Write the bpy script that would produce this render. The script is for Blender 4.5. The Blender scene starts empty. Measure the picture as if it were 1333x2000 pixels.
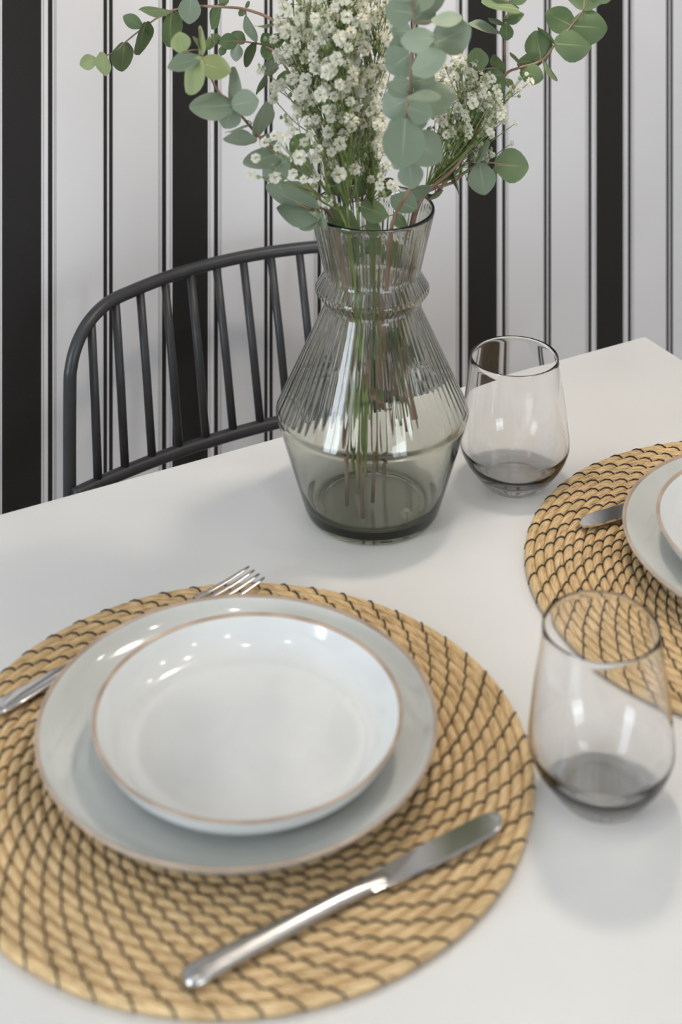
import bpy, bmesh, math, random
from mathutils import Vector, Matrix, Quaternion
random.seed(11)
S = bpy.context.scene
COL = S.collection
TH = math.radians(28.547)          # the camera looks this far clockwise of straight at the wall

# ---------------------------------------------------------------- camera
cam = bpy.data.cameras.new('camera')
co = bpy.data.objects.new('camera', cam); COL.objects.link(co)
co.location = (0, 0, 0.75 + 0.75695)
co.rotation_euler = (math.pi / 2, 0, -TH)
cam.sensor_fit = 'VERTICAL'; cam.sensor_height = 36.0; cam.sensor_width = 24.0
cam.lens = 3340.0 / 2000.0 * 36.0
cam.shift_y = -(1000 + 872.1) / 2000.0
cam.clip_start = 0.02
cam.dof.use_dof = True
cam.dof.focus_distance = 1.47
cam.dof.aperture_fstop = 6.2
S.camera = co

# ---------------------------------------------------------------- world, windows, exposure
S.view_settings.view_transform = 'Standard'
S.view_settings.look = 'None'
S.view_settings.gamma = 1.0
S.view_settings.use_curve_mapping = False
S.view_settings.exposure = 0.0
S.cycles.max_bounces = 14
S.cycles.diffuse_bounces = 4
S.cycles.use_light_tree = False
S.cycles.transmission_bounces = 12
S.cycles.glossy_bounces = 5
S.cycles.transparent_max_bounces = 16
S.cycles.sample_clamp_indirect = 6.0
S.cycles.blur_glossy = 0.4
W = bpy.data.worlds.new('sky'); S.world = W; W.use_nodes = True
W.node_tree.nodes['Background'].inputs[0].default_value = (0.75, 0.87, 1.0, 1)
W.node_tree.nodes['Background'].inputs[1].default_value = 1.0
RX0, RX1, RY0, RY1, RZ = -2.1, 2.9, -2.4, 1.62, 2.55   # the room, metres

def window_light(name, loc, rot, sx, sy, power, col):
    l = bpy.data.lights.new(name, 'AREA'); l.shape = 'RECTANGLE'; l.size = sx; l.size_y = sy
    l.energy = power; l.color = col
    o = bpy.data.objects.new(name, l); COL.objects.link(o); o.location = loc; o.rotation_euler = rot
    return o
# daylight entering by the window in the left wall and by the one behind the camera
window_light('daylight_left', (RX0 - 0.03, 0.55, 1.45), (0, -math.pi / 2, 0), 1.5, 0.9, 56, (0.80, 0.90, 1.0))
window_light('daylight_front', (0.75, RY0 - 0.03, 1.45), (math.pi / 2, 0, 0), 1.1, 1.5, 37, (0.84, 0.92, 1.0))
LAMP_PENDANT = 106.0
LAMP_DOWN = 122.0

# ---------------------------------------------------------------- helpers
def P(x, y, z=0.0):                 # centimetres, z above the table top
    return Vector((x / 100, y / 100, 0.75 + z / 100))

def mk(name, verts, faces, mat=None, parent=None, smooth=True, uv=None):
    me = bpy.data.meshes.new(name)
    me.from_pydata([tuple(v) for v in verts], [], faces)
    if smooth:
        me.polygons.foreach_set('use_smooth', [True] * len(me.polygons))
    if uv:
        lay = me.uv_layers.new(name='UVMap')
        flat = []
        for lp in me.loops: flat.extend(uv[lp.vertex_index])
        lay.data.foreach_set('uv', flat)
    me.update()
    if mat: me.materials.append(mat)
    return link(name, me, parent)

def link(name, me, parent=None):
    o = bpy.data.objects.new(name, me); COL.objects.link(o)
    if parent: o.parent = parent
    return o

def root(name, loc, label, cat, rotz=0.0, group=None):
    o = bpy.data.objects.new(name, None); COL.objects.link(o)
    o.empty_display_size = 0.05
    o.location = loc; o.rotation_euler = (0, 0, rotz)
    tag(o, label, cat, group)
    return o

def tag(o, label=None, cat=None, group=None, kind=None):
    if label: o['label'] = label
    if cat: o['category'] = cat
    if group: o['group'] = group
    if kind: o['kind'] = kind
    return o

class MB:                            # collects vertices and faces of one mesh
    def __init__(s): s.v = []; s.f = []; s.uv = []
    def add(s, v, f):
        b = len(s.v); s.v += [Vector(p) for p in v]; s.f += [tuple(i + b for i in q) for q in f]
    def box(s, a, b):
        x0, y0, z0 = a; x1, y1, z1 = b
        s.add([(x0,y0,z0),(x1,y0,z0),(x1,y1,z0),(x0,y1,z0),(x0,y0,z1),(x1,y0,z1),(x1,y1,z1),(x0,y1,z1)],
              [(0,3,2,1),(4,5,6,7),(0,1,5,4),(1,2,6,5),(2,3,7,6),(3,0,4,7)])
    def tube(s, pts, rad, n=10, caps=True):
        pts = [Vector(p) for p in pts]; m = len(pts)
        r = rad if isinstance(rad, (list, tuple)) else [rad] * m
        t0 = (pts[1] - pts[0]).normalized()
        up = Vector((0, 0, 1)) if abs(t0.z) < 0.9 else Vector((1, 0, 0))
        nrm = t0.cross(up).normalized(); b0 = len(s.v)
        for i in range(m):
            t = (pts[min(i + 1, m - 1)] - pts[max(i - 1, 0)]).normalized()
            nrm = (nrm - t * nrm.dot(t)).normalized(); bn = t.cross(nrm)
            for k in range(n):
                a = 2 * math.pi * k / n
                s.v.append(pts[i] + (nrm * math.cos(a) + bn * math.sin(a)) * r[i])
        for i in range(m - 1):
            for k in range(n):
                a = b0 + i * n + k; c = b0 + i * n + (k + 1) % n
                s.f.append((a, c, c + n, a + n))
        if caps:
            s.f.append(tuple(b0 + k for k in reversed(range(n))))
            s.f.append(tuple(b0 + (m - 1) * n + k for k in range(n)))
    def build(s, name, mat, parent=None, smooth=True):
        return mk(name, s.v, s.f, mat, parent, smooth)

def spline(pts, sub=6):              # Catmull-Rom through the points
    pts = [Vector(p) for p in pts]
    q = [pts[0] * 2 - pts[1]] + pts + [pts[-1] * 2 - pts[-2]]
    out = []
    for i in range(1, len(q) - 2):
        a, b, c, d = q[i - 1], q[i], q[i + 1], q[i + 2]
        for k in range(sub):
            t = k / sub
            out.append(0.5 * ((2 * b) + (c - a) * t + (2 * a - 5 * b + 4 * c - d) * t * t + (3 * b - a - 3 * c + d) * t ** 3))
    out.append(pts[-1].copy())
    return out

def fillet(pts, r, n=4):             # rounds the corners of a 2-D polyline
    out = [Vector(pts[0])]
    for i in range(1, len(pts) - 1):
        p = Vector(pts[i]); a = Vector(pts[i - 1]) - p; b = Vector(pts[i + 1]) - p
        rr = r[i] if isinstance(r, (list, tuple)) else r
        ra = min(rr, a.length * 0.45); rb = min(rr, b.length * 0.45)
        A = p + a.normalized() * ra; B = p + b.normalized() * rb
        for k in range(n + 1):
            t = k / n
            out.append(A * (1 - t) ** 2 + p * 2 * t * (1 - t) + B * t * t)
    out.append(Vector(pts[-1]))
    return out

def lathe(name, prof, n, mat, parent=None, flute=None, scale=0.01, close=False, skip=()):
    """prof: (r, z[, flute amplitude]) in cm from the axis (or open ends)."""
    vs = []; fs = []; rings = []
    for p in prof:
        r, z = p[0], p[1]
        if r < 1e-5:
            rings.append([len(vs)] * n); vs.append((0, 0, z * scale)); continue
        ring = []
        for k in range(n):
            a = 2 * math.pi * k / n
            rr = r + (flute(r, z, a, p[2]) if flute and len(p) > 2 else 0)
            ring.append(len(vs)); vs.append((rr * math.cos(a) * scale, rr * math.sin(a) * scale, z * scale))
        rings.append(ring)
    m = len(rings)
    for i in range(m if close else m - 1):
        if i in skip: continue
        A, B = rings[i], rings[(i + 1) % m]
        for k in range(n):
            k2 = (k + 1) % n
            q = (A[k], A[k2], B[k2], B[k])
            q = tuple(dict.fromkeys(q))
            if len(q) >= 3: fs.append(q)
    return mk(name, vs, fs, mat, parent)

# ---------------------------------------------------------------- materials
def new_mat(name):
    m = bpy.data.materials.new(name); m.use_nodes = True
    nt = m.node_tree; b = nt.nodes['Principled BSDF']
    return m, nt, b

def nd(nt, kind, **kw):
    n = nt.nodes.new(kind)
    for k, v in kw.items():
        if k == 'inp':
            for kk, vv in v.items(): n.inputs[kk].default_value = vv
        else: setattr(n, k, v)
    return n

def simple(name, col, rough=0.5, metal=0.0, noise=0.0, nscale=30.0, bump=0.0, spec=0.5, coat=0.0):
    m, nt, b = new_mat(name)
    b.inputs['Base Color'].default_value = (*col, 1); b.inputs['Roughness'].default_value = rough
    b.inputs['Metallic'].default_value = metal; b.inputs['Specular IOR Level'].default_value = spec
    b.inputs['Coat Weight'].default_value = coat
    if noise or bump:
        tc = nd(nt, 'ShaderNodeTexCoord'); n = nd(nt, 'ShaderNodeTexNoise', inp={'Scale': nscale, 'Detail': 1.5})
        nt.links.new(tc.outputs['Object'], n.inputs['Vector'])
        if noise:
            r = nd(nt, 'ShaderNodeValToRGB')
            r.color_ramp.elements[0].position = 0.3; r.color_ramp.elements[1].position = 0.7
            r.color_ramp.elements[0].color = (*[c * (1 - noise) for c in col], 1)
            r.color_ramp.elements[1].color = (*[min(1, c * (1 + noise)) for c in col], 1)
            nt.links.new(n.outputs['Fac'], r.inputs['Fac']); nt.links.new(r.outputs['Color'], b.inputs['Base Color'])
        if bump:
            bp = nd(nt, 'ShaderNodeBump', inp={'Strength': bump, 'Distance': 0.002})
            nt.links.new(n.outputs['Fac'], bp.inputs['Height']); nt.links.new(bp.outputs['Normal'], b.inputs['Normal'])
    return m

def glass(name, absorb, density, rough=0.0, ior=1.47):
    m = bpy.data.materials.new(name); m.use_nodes = True; nt = m.node_tree
    nt.nodes.remove(nt.nodes['Principled BSDF']); out = nt.nodes['Material Output']
    g = nd(nt, 'ShaderNodeBsdfGlass', inp={'Color': (1, 1, 1, 1), 'Roughness': rough, 'IOR': ior})
    v = nd(nt, 'ShaderNodeVolumeAbsorption', inp={'Color': (*absorb, 1), 'Density': density})
    nt.links.new(g.outputs[0], out.inputs['Surface']); nt.links.new(v.outputs[0], out.inputs['Volume'])
    return m

def emitter(name, col, strength):
    m = bpy.data.materials.new(name); m.use_nodes = True; nt = m.node_tree
    nt.nodes.remove(nt.nodes['Principled BSDF'])
    e = nd(nt, 'ShaderNodeEmission', inp={'Color': (*col, 1), 'Strength': strength})
    nt.links.new(e.outputs[0], nt.nodes['Material Output'].inputs['Surface'])
    return m

def wallpaper():
    m, nt, b = new_mat('striped_wallpaper')
    tc = nd(nt, 'ShaderNodeTexCoord'); sp = nd(nt, 'ShaderNodeSeparateXYZ')
    nt.links.new(tc.outputs['Object'], sp.inputs[0])
    def M(op, a, bb=None, c=None):
        n = nd(nt, 'ShaderNodeMath', operation=op)
        for i, x in enumerate((a, bb, c)):
            if x is None: continue
            if isinstance(x, (int, float)): n.inputs[i].default_value = x
            else: nt.links.new(x, n.inputs[i])
        return n.outputs[0]
    i = M('DIVIDE', M('SUBTRACT', sp.outputs['X'], 0.5054 + 0.1107 * 0.1793), 0.1793)
    fr = M('FRACT', i)
    t = M('MINIMUM', fr, M('SUBTRACT', 1.0, fr))          # distance from the black band's middle, in repeats
    def band(lo, hi):
        s = 0.0007
        n1 = nd(nt, 'ShaderNodeMapRange', interpolation_type='SMOOTHSTEP'); n1.inputs['From Min'].default_value = lo - s; n1.inputs['From Max'].default_value = lo + s
        n2 = nd(nt, 'ShaderNodeMapRange', interpolation_type='SMOOTHSTEP'); n2.inputs['From Min'].default_value = hi - s; n2.inputs['From Max'].default_value = hi + s
        nt.links.new(t, n1.inputs['Value']); nt.links.new(t, n2.inputs['Value'])
        return M('SUBTRACT', n1.outputs[0], n2.outputs[0])
    acc = None
    for lo, hi, k in ((-0.01, 0.1113, 1), (0.1217, 0.1248, 0.85), (0.149, 0.1755, 1), (0.1845, 0.188, 0.75), (0.1932, 0.1967, 0.7), (0.472, 0.4945, 1)):
        x = M('MULTIPLY', band(lo, hi), k)
        acc = x if acc is None else M('MAXIMUM', acc, x)
    n = nd(nt, 'ShaderNodeTexNoise', inp={'Scale': 900.0, 'Detail': 0.0}); nt.links.new(tc.outputs['Object'], n.inputs['Vector'])
    n2 = nd(nt, 'ShaderNodeTexNoise', inp={'Scale': 9.0, 'Detail': 1.0}); nt.links.new(tc.outputs['Object'], n2.inputs['Vector'])
    blk = nd(nt, 'ShaderNodeMix', data_type='RGBA'); blk.inputs['A'].default_value = (0.012, 0.0115, 0.0115, 1); blk.inputs['B'].default_value = (0.026, 0.024, 0.023, 1)
    nt.links.new(n.outputs['Fac'], blk.inputs['Factor'])
    wht = nd(nt, 'ShaderNodeMix', data_type='RGBA'); wht.inputs['A'].default_value = (0.70, 0.695, 0.71, 1); wht.inputs['B'].default_value = (0.775, 0.77, 0.785, 1)
    nt.links.new(n2.outputs['Fac'], wht.inputs['Factor'])
    mx = nd(nt, 'ShaderNodeMix', data_type='RGBA')
    nt.links.new(acc, mx.inputs['Factor']); nt.links.new(wht.outputs['Result'], mx.inputs['A']); nt.links.new(blk.outputs['Result'], mx.inputs['B'])
    nt.links.new(mx.outputs['Result'], b.inputs['Base Color'])
    b.inputs['Roughness'].default_value = 0.55; b.inputs['Specular IOR Level'].default_value = 0.3
    bp = nd(nt, 'ShaderNodeBump', inp={'Strength': 0.12, 'Distance': 0.001})
    nt.links.new(n.outputs['Fac'], bp.inputs['Height']); nt.links.new(bp.outputs['Normal'], b.inputs['Normal'])
    return m

def leaf_mat(name, c1, c2, rib, trans=0.22):
    m, nt, b = new_mat(name)
    oi = nd(nt, 'ShaderNodeObjectInfo'); tc = nd(nt, 'ShaderNodeTexCoord'); sp = nd(nt, 'ShaderNodeSeparateXYZ')
    nt.links.new(tc.outputs['Object'], sp.inputs[0])
    mx = nd(nt, 'ShaderNodeMix', data_type='RGBA'); mx.inputs['A'].default_value = (*c1, 1); mx.inputs['B'].default_value = (*c2, 1)
    nz = nd(nt, 'ShaderNodeTexNoise', inp={'Scale': 3.0, 'Detail': 4.0}); nt.links.new(tc.outputs['Object'], nz.inputs['Vector'])
    av = nd(nt, 'ShaderNodeMath', operation='MULTIPLY_ADD', inp={1: 0.7}); nt.links.new(oi.outputs['Random'], av.inputs[0])
    sc = nd(nt, 'ShaderNodeMath', operation='MULTIPLY', inp={1: 0.3}); nt.links.new(nz.outputs['Fac'], sc.inputs[0]); nt.links.new(sc.outputs[0], av.inputs[2])
    nt.links.new(av.outputs[0], mx.inputs['Factor'])
    ab = nd(nt, 'ShaderNodeMath', operation='ABSOLUTE'); nt.links.new(sp.outputs['X'], ab.inputs[0])
    mr = nd(nt, 'ShaderNodeMapRange', inp={'From Min': 0.008, 'From Max': 0.03, 'To Min': 0.5, 'To Max': 0.0}); nt.links.new(ab.outputs[0], mr.inputs['Value'])
    ln = nd(nt, 'ShaderNodeMapRange', inp={'From Min': 0.35, 'From Max': 0.85, 'To Min': 1.0, 'To Max': 0.0}); nt.links.new(sp.outputs['Y'], ln.inputs['Value'])
    mu = nd(nt, 'ShaderNodeMath', operation='MULTIPLY'); nt.links.new(mr.outputs[0], mu.inputs[0]); nt.links.new(ln.outputs[0], mu.inputs[1])
    m2 = nd(nt, 'ShaderNodeMix', data_type='RGBA'); m2.inputs['B'].default_value = (*rib, 1)
    nt.links.new(mu.outputs[0], m2.inputs['Factor']); nt.links.new(mx.outputs['Result'], m2.inputs['A'])
    nt.links.new(m2.outputs['Result'], b.inputs['Base Color']); b.inputs['Roughness'].default_value = 0.5; b.inputs['Specular IOR Level'].default_value = 0.35
    tr = nd(nt, 'ShaderNodeBsdfTranslucent'); nt.links.new(m2.outputs['Result'], tr.inputs['Color'])
    ms = nd(nt, 'ShaderNodeMixShader', inp={0: trans}); nt.links.new(b.outputs[0], ms.inputs[1]); nt.links.new(tr.outputs[0], ms.inputs[2])
    nt.links.new(ms.outputs[0], nt.nodes['Material Output'].inputs['Surface'])
    return m

def straw_mat():
    m, nt, b = new_mat('seagrass_straw')
    uv = nd(nt, 'ShaderNodeUVMap'); mp = nd(nt, 'ShaderNodeMapping', inp={'Scale': (1.0, 1.0, 1.0)})
    nt.links.new(uv.outputs[0], mp.inputs['Vector'])
    n = nd(nt, 'ShaderNodeTexNoise', inp={'Scale': 1.0, 'Detail': 3.0, 'Roughness': 0.6}); nt.links.new(mp.outputs[0], n.inputs['Vector'])
    tc = nd(nt, 'ShaderNodeTexCoord'); n2 = nd(nt, 'ShaderNodeTexNoise', inp={'Scale': 45.0, 'Detail': 2.0}); nt.links.new(tc.outputs['Object'], n2.inputs['Vector'])
    r = nd(nt, 'ShaderNodeValToRGB'); e = r.color_ramp.elements
    e[0].position = 0.34; e[0].color = (0.33, 0.20, 0.09, 1); e[1].position = 0.66; e[1].color = (0.95, 0.72, 0.43, 1)
    x = e.new(0.48); x.color = (0.79, 0.55, 0.28, 1)
    nt.links.new(n.outputs['Fac'], r.inputs['Fac'])
    mx = nd(nt, 'ShaderNodeMix', data_type='RGBA', blend_type='MULTIPLY'); mx.inputs['Factor'].default_value = 0.4
    r2 = nd(nt, 'ShaderNodeValToRGB'); r2.color_ramp.elements[0].position = 0.35; r2.color_ramp.elements[1].position = 0.65
    r2.color_ramp.elements[0].color = (0.74, 0.71, 0.66, 1); r2.color_ramp.elements[1].color = (1.0, 1.0, 1.0, 1)
    nt.links.new(n2.outputs['Fac'], r2.inputs['Fac'])
    nt.links.new(r.outputs['Color'], mx.inputs['A']); nt.links.new(r2.outputs['Color'], mx.inputs['B'])
    nt.links.new(mx.outputs['Result'], b.inputs['Base Color']); b.inputs['Roughness'].default_value = 0.6; b.inputs['Specular IOR Level'].default_value = 0.25
    bp = nd(nt, 'ShaderNodeBump', inp={'Strength': 0.8, 'Distance': 0.0012}); nt.links.new(n.outputs['Fac'], bp.inputs['Height']); nt.links.new(bp.outputs['Normal'], b.inputs['Normal'])
    return m

def glaze(name, c1, c2):
    m, nt, b = new_mat(name)
    tc = nd(nt, 'ShaderNodeTexCoord'); mp = nd(nt, 'ShaderNodeMapping', inp={'Scale': (1, 1, 3)}); nt.links.new(tc.outputs['Object'], mp.inputs['Vector'])
    n = nd(nt, 'ShaderNodeTexNoise', inp={'Scale': 22.0, 'Detail': 5.0, 'Distortion': 1.2}); nt.links.new(mp.outputs[0], n.inputs['Vector'])
    mx = nd(nt, 'ShaderNodeMix', data_type='RGBA'); mx.inputs['A'].default_value = (*c1, 1); mx.inputs['B'].default_value = (*c2, 1)
    nt.links.new(n.outputs['Fac'], mx.inputs['Factor']); nt.links.new(mx.outputs['Result'], b.inputs['Base Color'])
    b.inputs['Roughness'].default_value = 0.09; b.inputs['Specular IOR Level'].default_value = 0.6
    bp = nd(nt, 'ShaderNodeBump', inp={'Strength': 0.05, 'Distance': 0.002}); nt.links.new(n.outputs['Fac'], bp.inputs['Height']); nt.links.new(bp.outputs['Normal'], b.inputs['Normal'])
    return m

def petals():
    m, nt, b = new_mat('white_petals')
    tc = nd(nt, 'ShaderNodeTexCoord'); n = nd(nt, 'ShaderNodeTexNoise', inp={'Scale': 1.5, 'Detail': 2.0}); nt.links.new(tc.outputs['Object'], n.inputs['Vector'])
    mx = nd(nt, 'ShaderNodeMix', data_type='RGBA'); mx.inputs['A'].default_value = (0.86, 0.85, 0.72, 1); mx.inputs['B'].default_value = (0.93, 0.92, 0.84, 1)
    nt.links.new(n.outputs['Fac'], mx.inputs['Factor']); nt.links.new(mx.outputs['Result'], b.inputs['Base Color']); b.inputs['Roughness'].default_value = 0.7
    tr = nd(nt, 'ShaderNodeBsdfTranslucent'); nt.links.new(mx.outputs['Result'], tr.inputs['Color'])
    ms = nd(nt, 'ShaderNodeMixShader', inp={0: 0.4}); nt.links.new(b.outputs[0], ms.inputs[1]); nt.links.new(tr.outputs[0], ms.inputs[2])
    nt.links.new(ms.outputs[0], nt.nodes['Material Output'].inputs['Surface'])
    return m

MAT = {
 'wallpaper': wallpaper(),
 'paint': simple('white_wall_paint', (0.74, 0.735, 0.72), 0.7, noise=0.02, nscale=6),
 'ceiling': simple('white_ceiling_paint', (0.82, 0.82, 0.81), 0.8, noise=0.015, nscale=5),
 'floor': simple('oak_floor', (0.36, 0.26, 0.17), 0.4, noise=0.2, nscale=4),
 'table': simple('white_laminate', (0.785, 0.777, 0.757), 0.30, noise=0.012, nscale=14, spec=0.4),
 'white_metal': simple('white_metal', (0.78, 0.78, 0.77), 0.35, noise=0.02),
 'black_metal': simple('matt_black_metal', (0.034, 0.036, 0.039), 0.40, noise=0.15, nscale=60, spec=0.5),
 'steel': simple('polished_steel', (0.62, 0.61, 0.60), 0.12, 1.0, noise=0.03, nscale=50),
 'steel_dark': simple('brushed_steel', (0.52, 0.51, 0.50), 0.24, 1.0, noise=0.04, nscale=80),
 'straw': straw_mat(),
 'thread': simple('dark_thread', (0.017, 0.014, 0.012), 0.7, noise=0.3, nscale=90),
 'glaze_big': glaze('sage_white_glaze', (0.60, 0.615, 0.585), (0.69, 0.70, 0.665)),
 'glaze_small': glaze('blue_white_glaze', (0.66, 0.672, 0.662), (0.75, 0.757, 0.745)),
 'rim': simple('bare_brown_rim', (0.44, 0.33, 0.25), 0.2, noise=0.2, nscale=40, spec=0.5),
 'vase': glass('smoked_green_glass', (0.41, 0.43, 0.24), 94.0),
 'tumbler': glass('smoked_grey_glass', (0.36, 0.34, 0.32), 28.0),
 'leaf_g': leaf_mat('eucalyptus_green', (0.10, 0.155, 0.065), (0.18, 0.245, 0.125), (0.40, 0.42, 0.18)),
 'leaf_s': leaf_mat('eucalyptus_sage', (0.185, 0.24, 0.165), (0.27, 0.325, 0.235), (0.40, 0.46, 0.28)),
 'leaf_l': leaf_mat('eucalyptus_pale', (0.31, 0.38, 0.27), (0.37, 0.43, 0.32), (0.45, 0.52, 0.36)),
 'leaf_y': leaf_mat('eucalyptus_young', (0.25, 0.32, 0.13), (0.33, 0.39, 0.19), (0.48, 0.52, 0.25)),
 'twig': simple('pinkish_brown_twig', (0.27, 0.165, 0.11), 0.5, noise=0.3, nscale=40),
 'stalk': simple('green_stalk', (0.19, 0.25, 0.075), 0.5, noise=0.25, nscale=40),
 'bloom': petals(),
 'bulb': emitter('lamp_glow', (1.0, 0.89, 0.77), LAMP_PENDANT),
 'down': emitter('downlight_glow', (1.0, 0.91, 0.80), LAMP_DOWN),
 'shade': simple('black_lamp_shade', (0.03, 0.03, 0.03), 0.5, noise=0.1),
}
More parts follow.
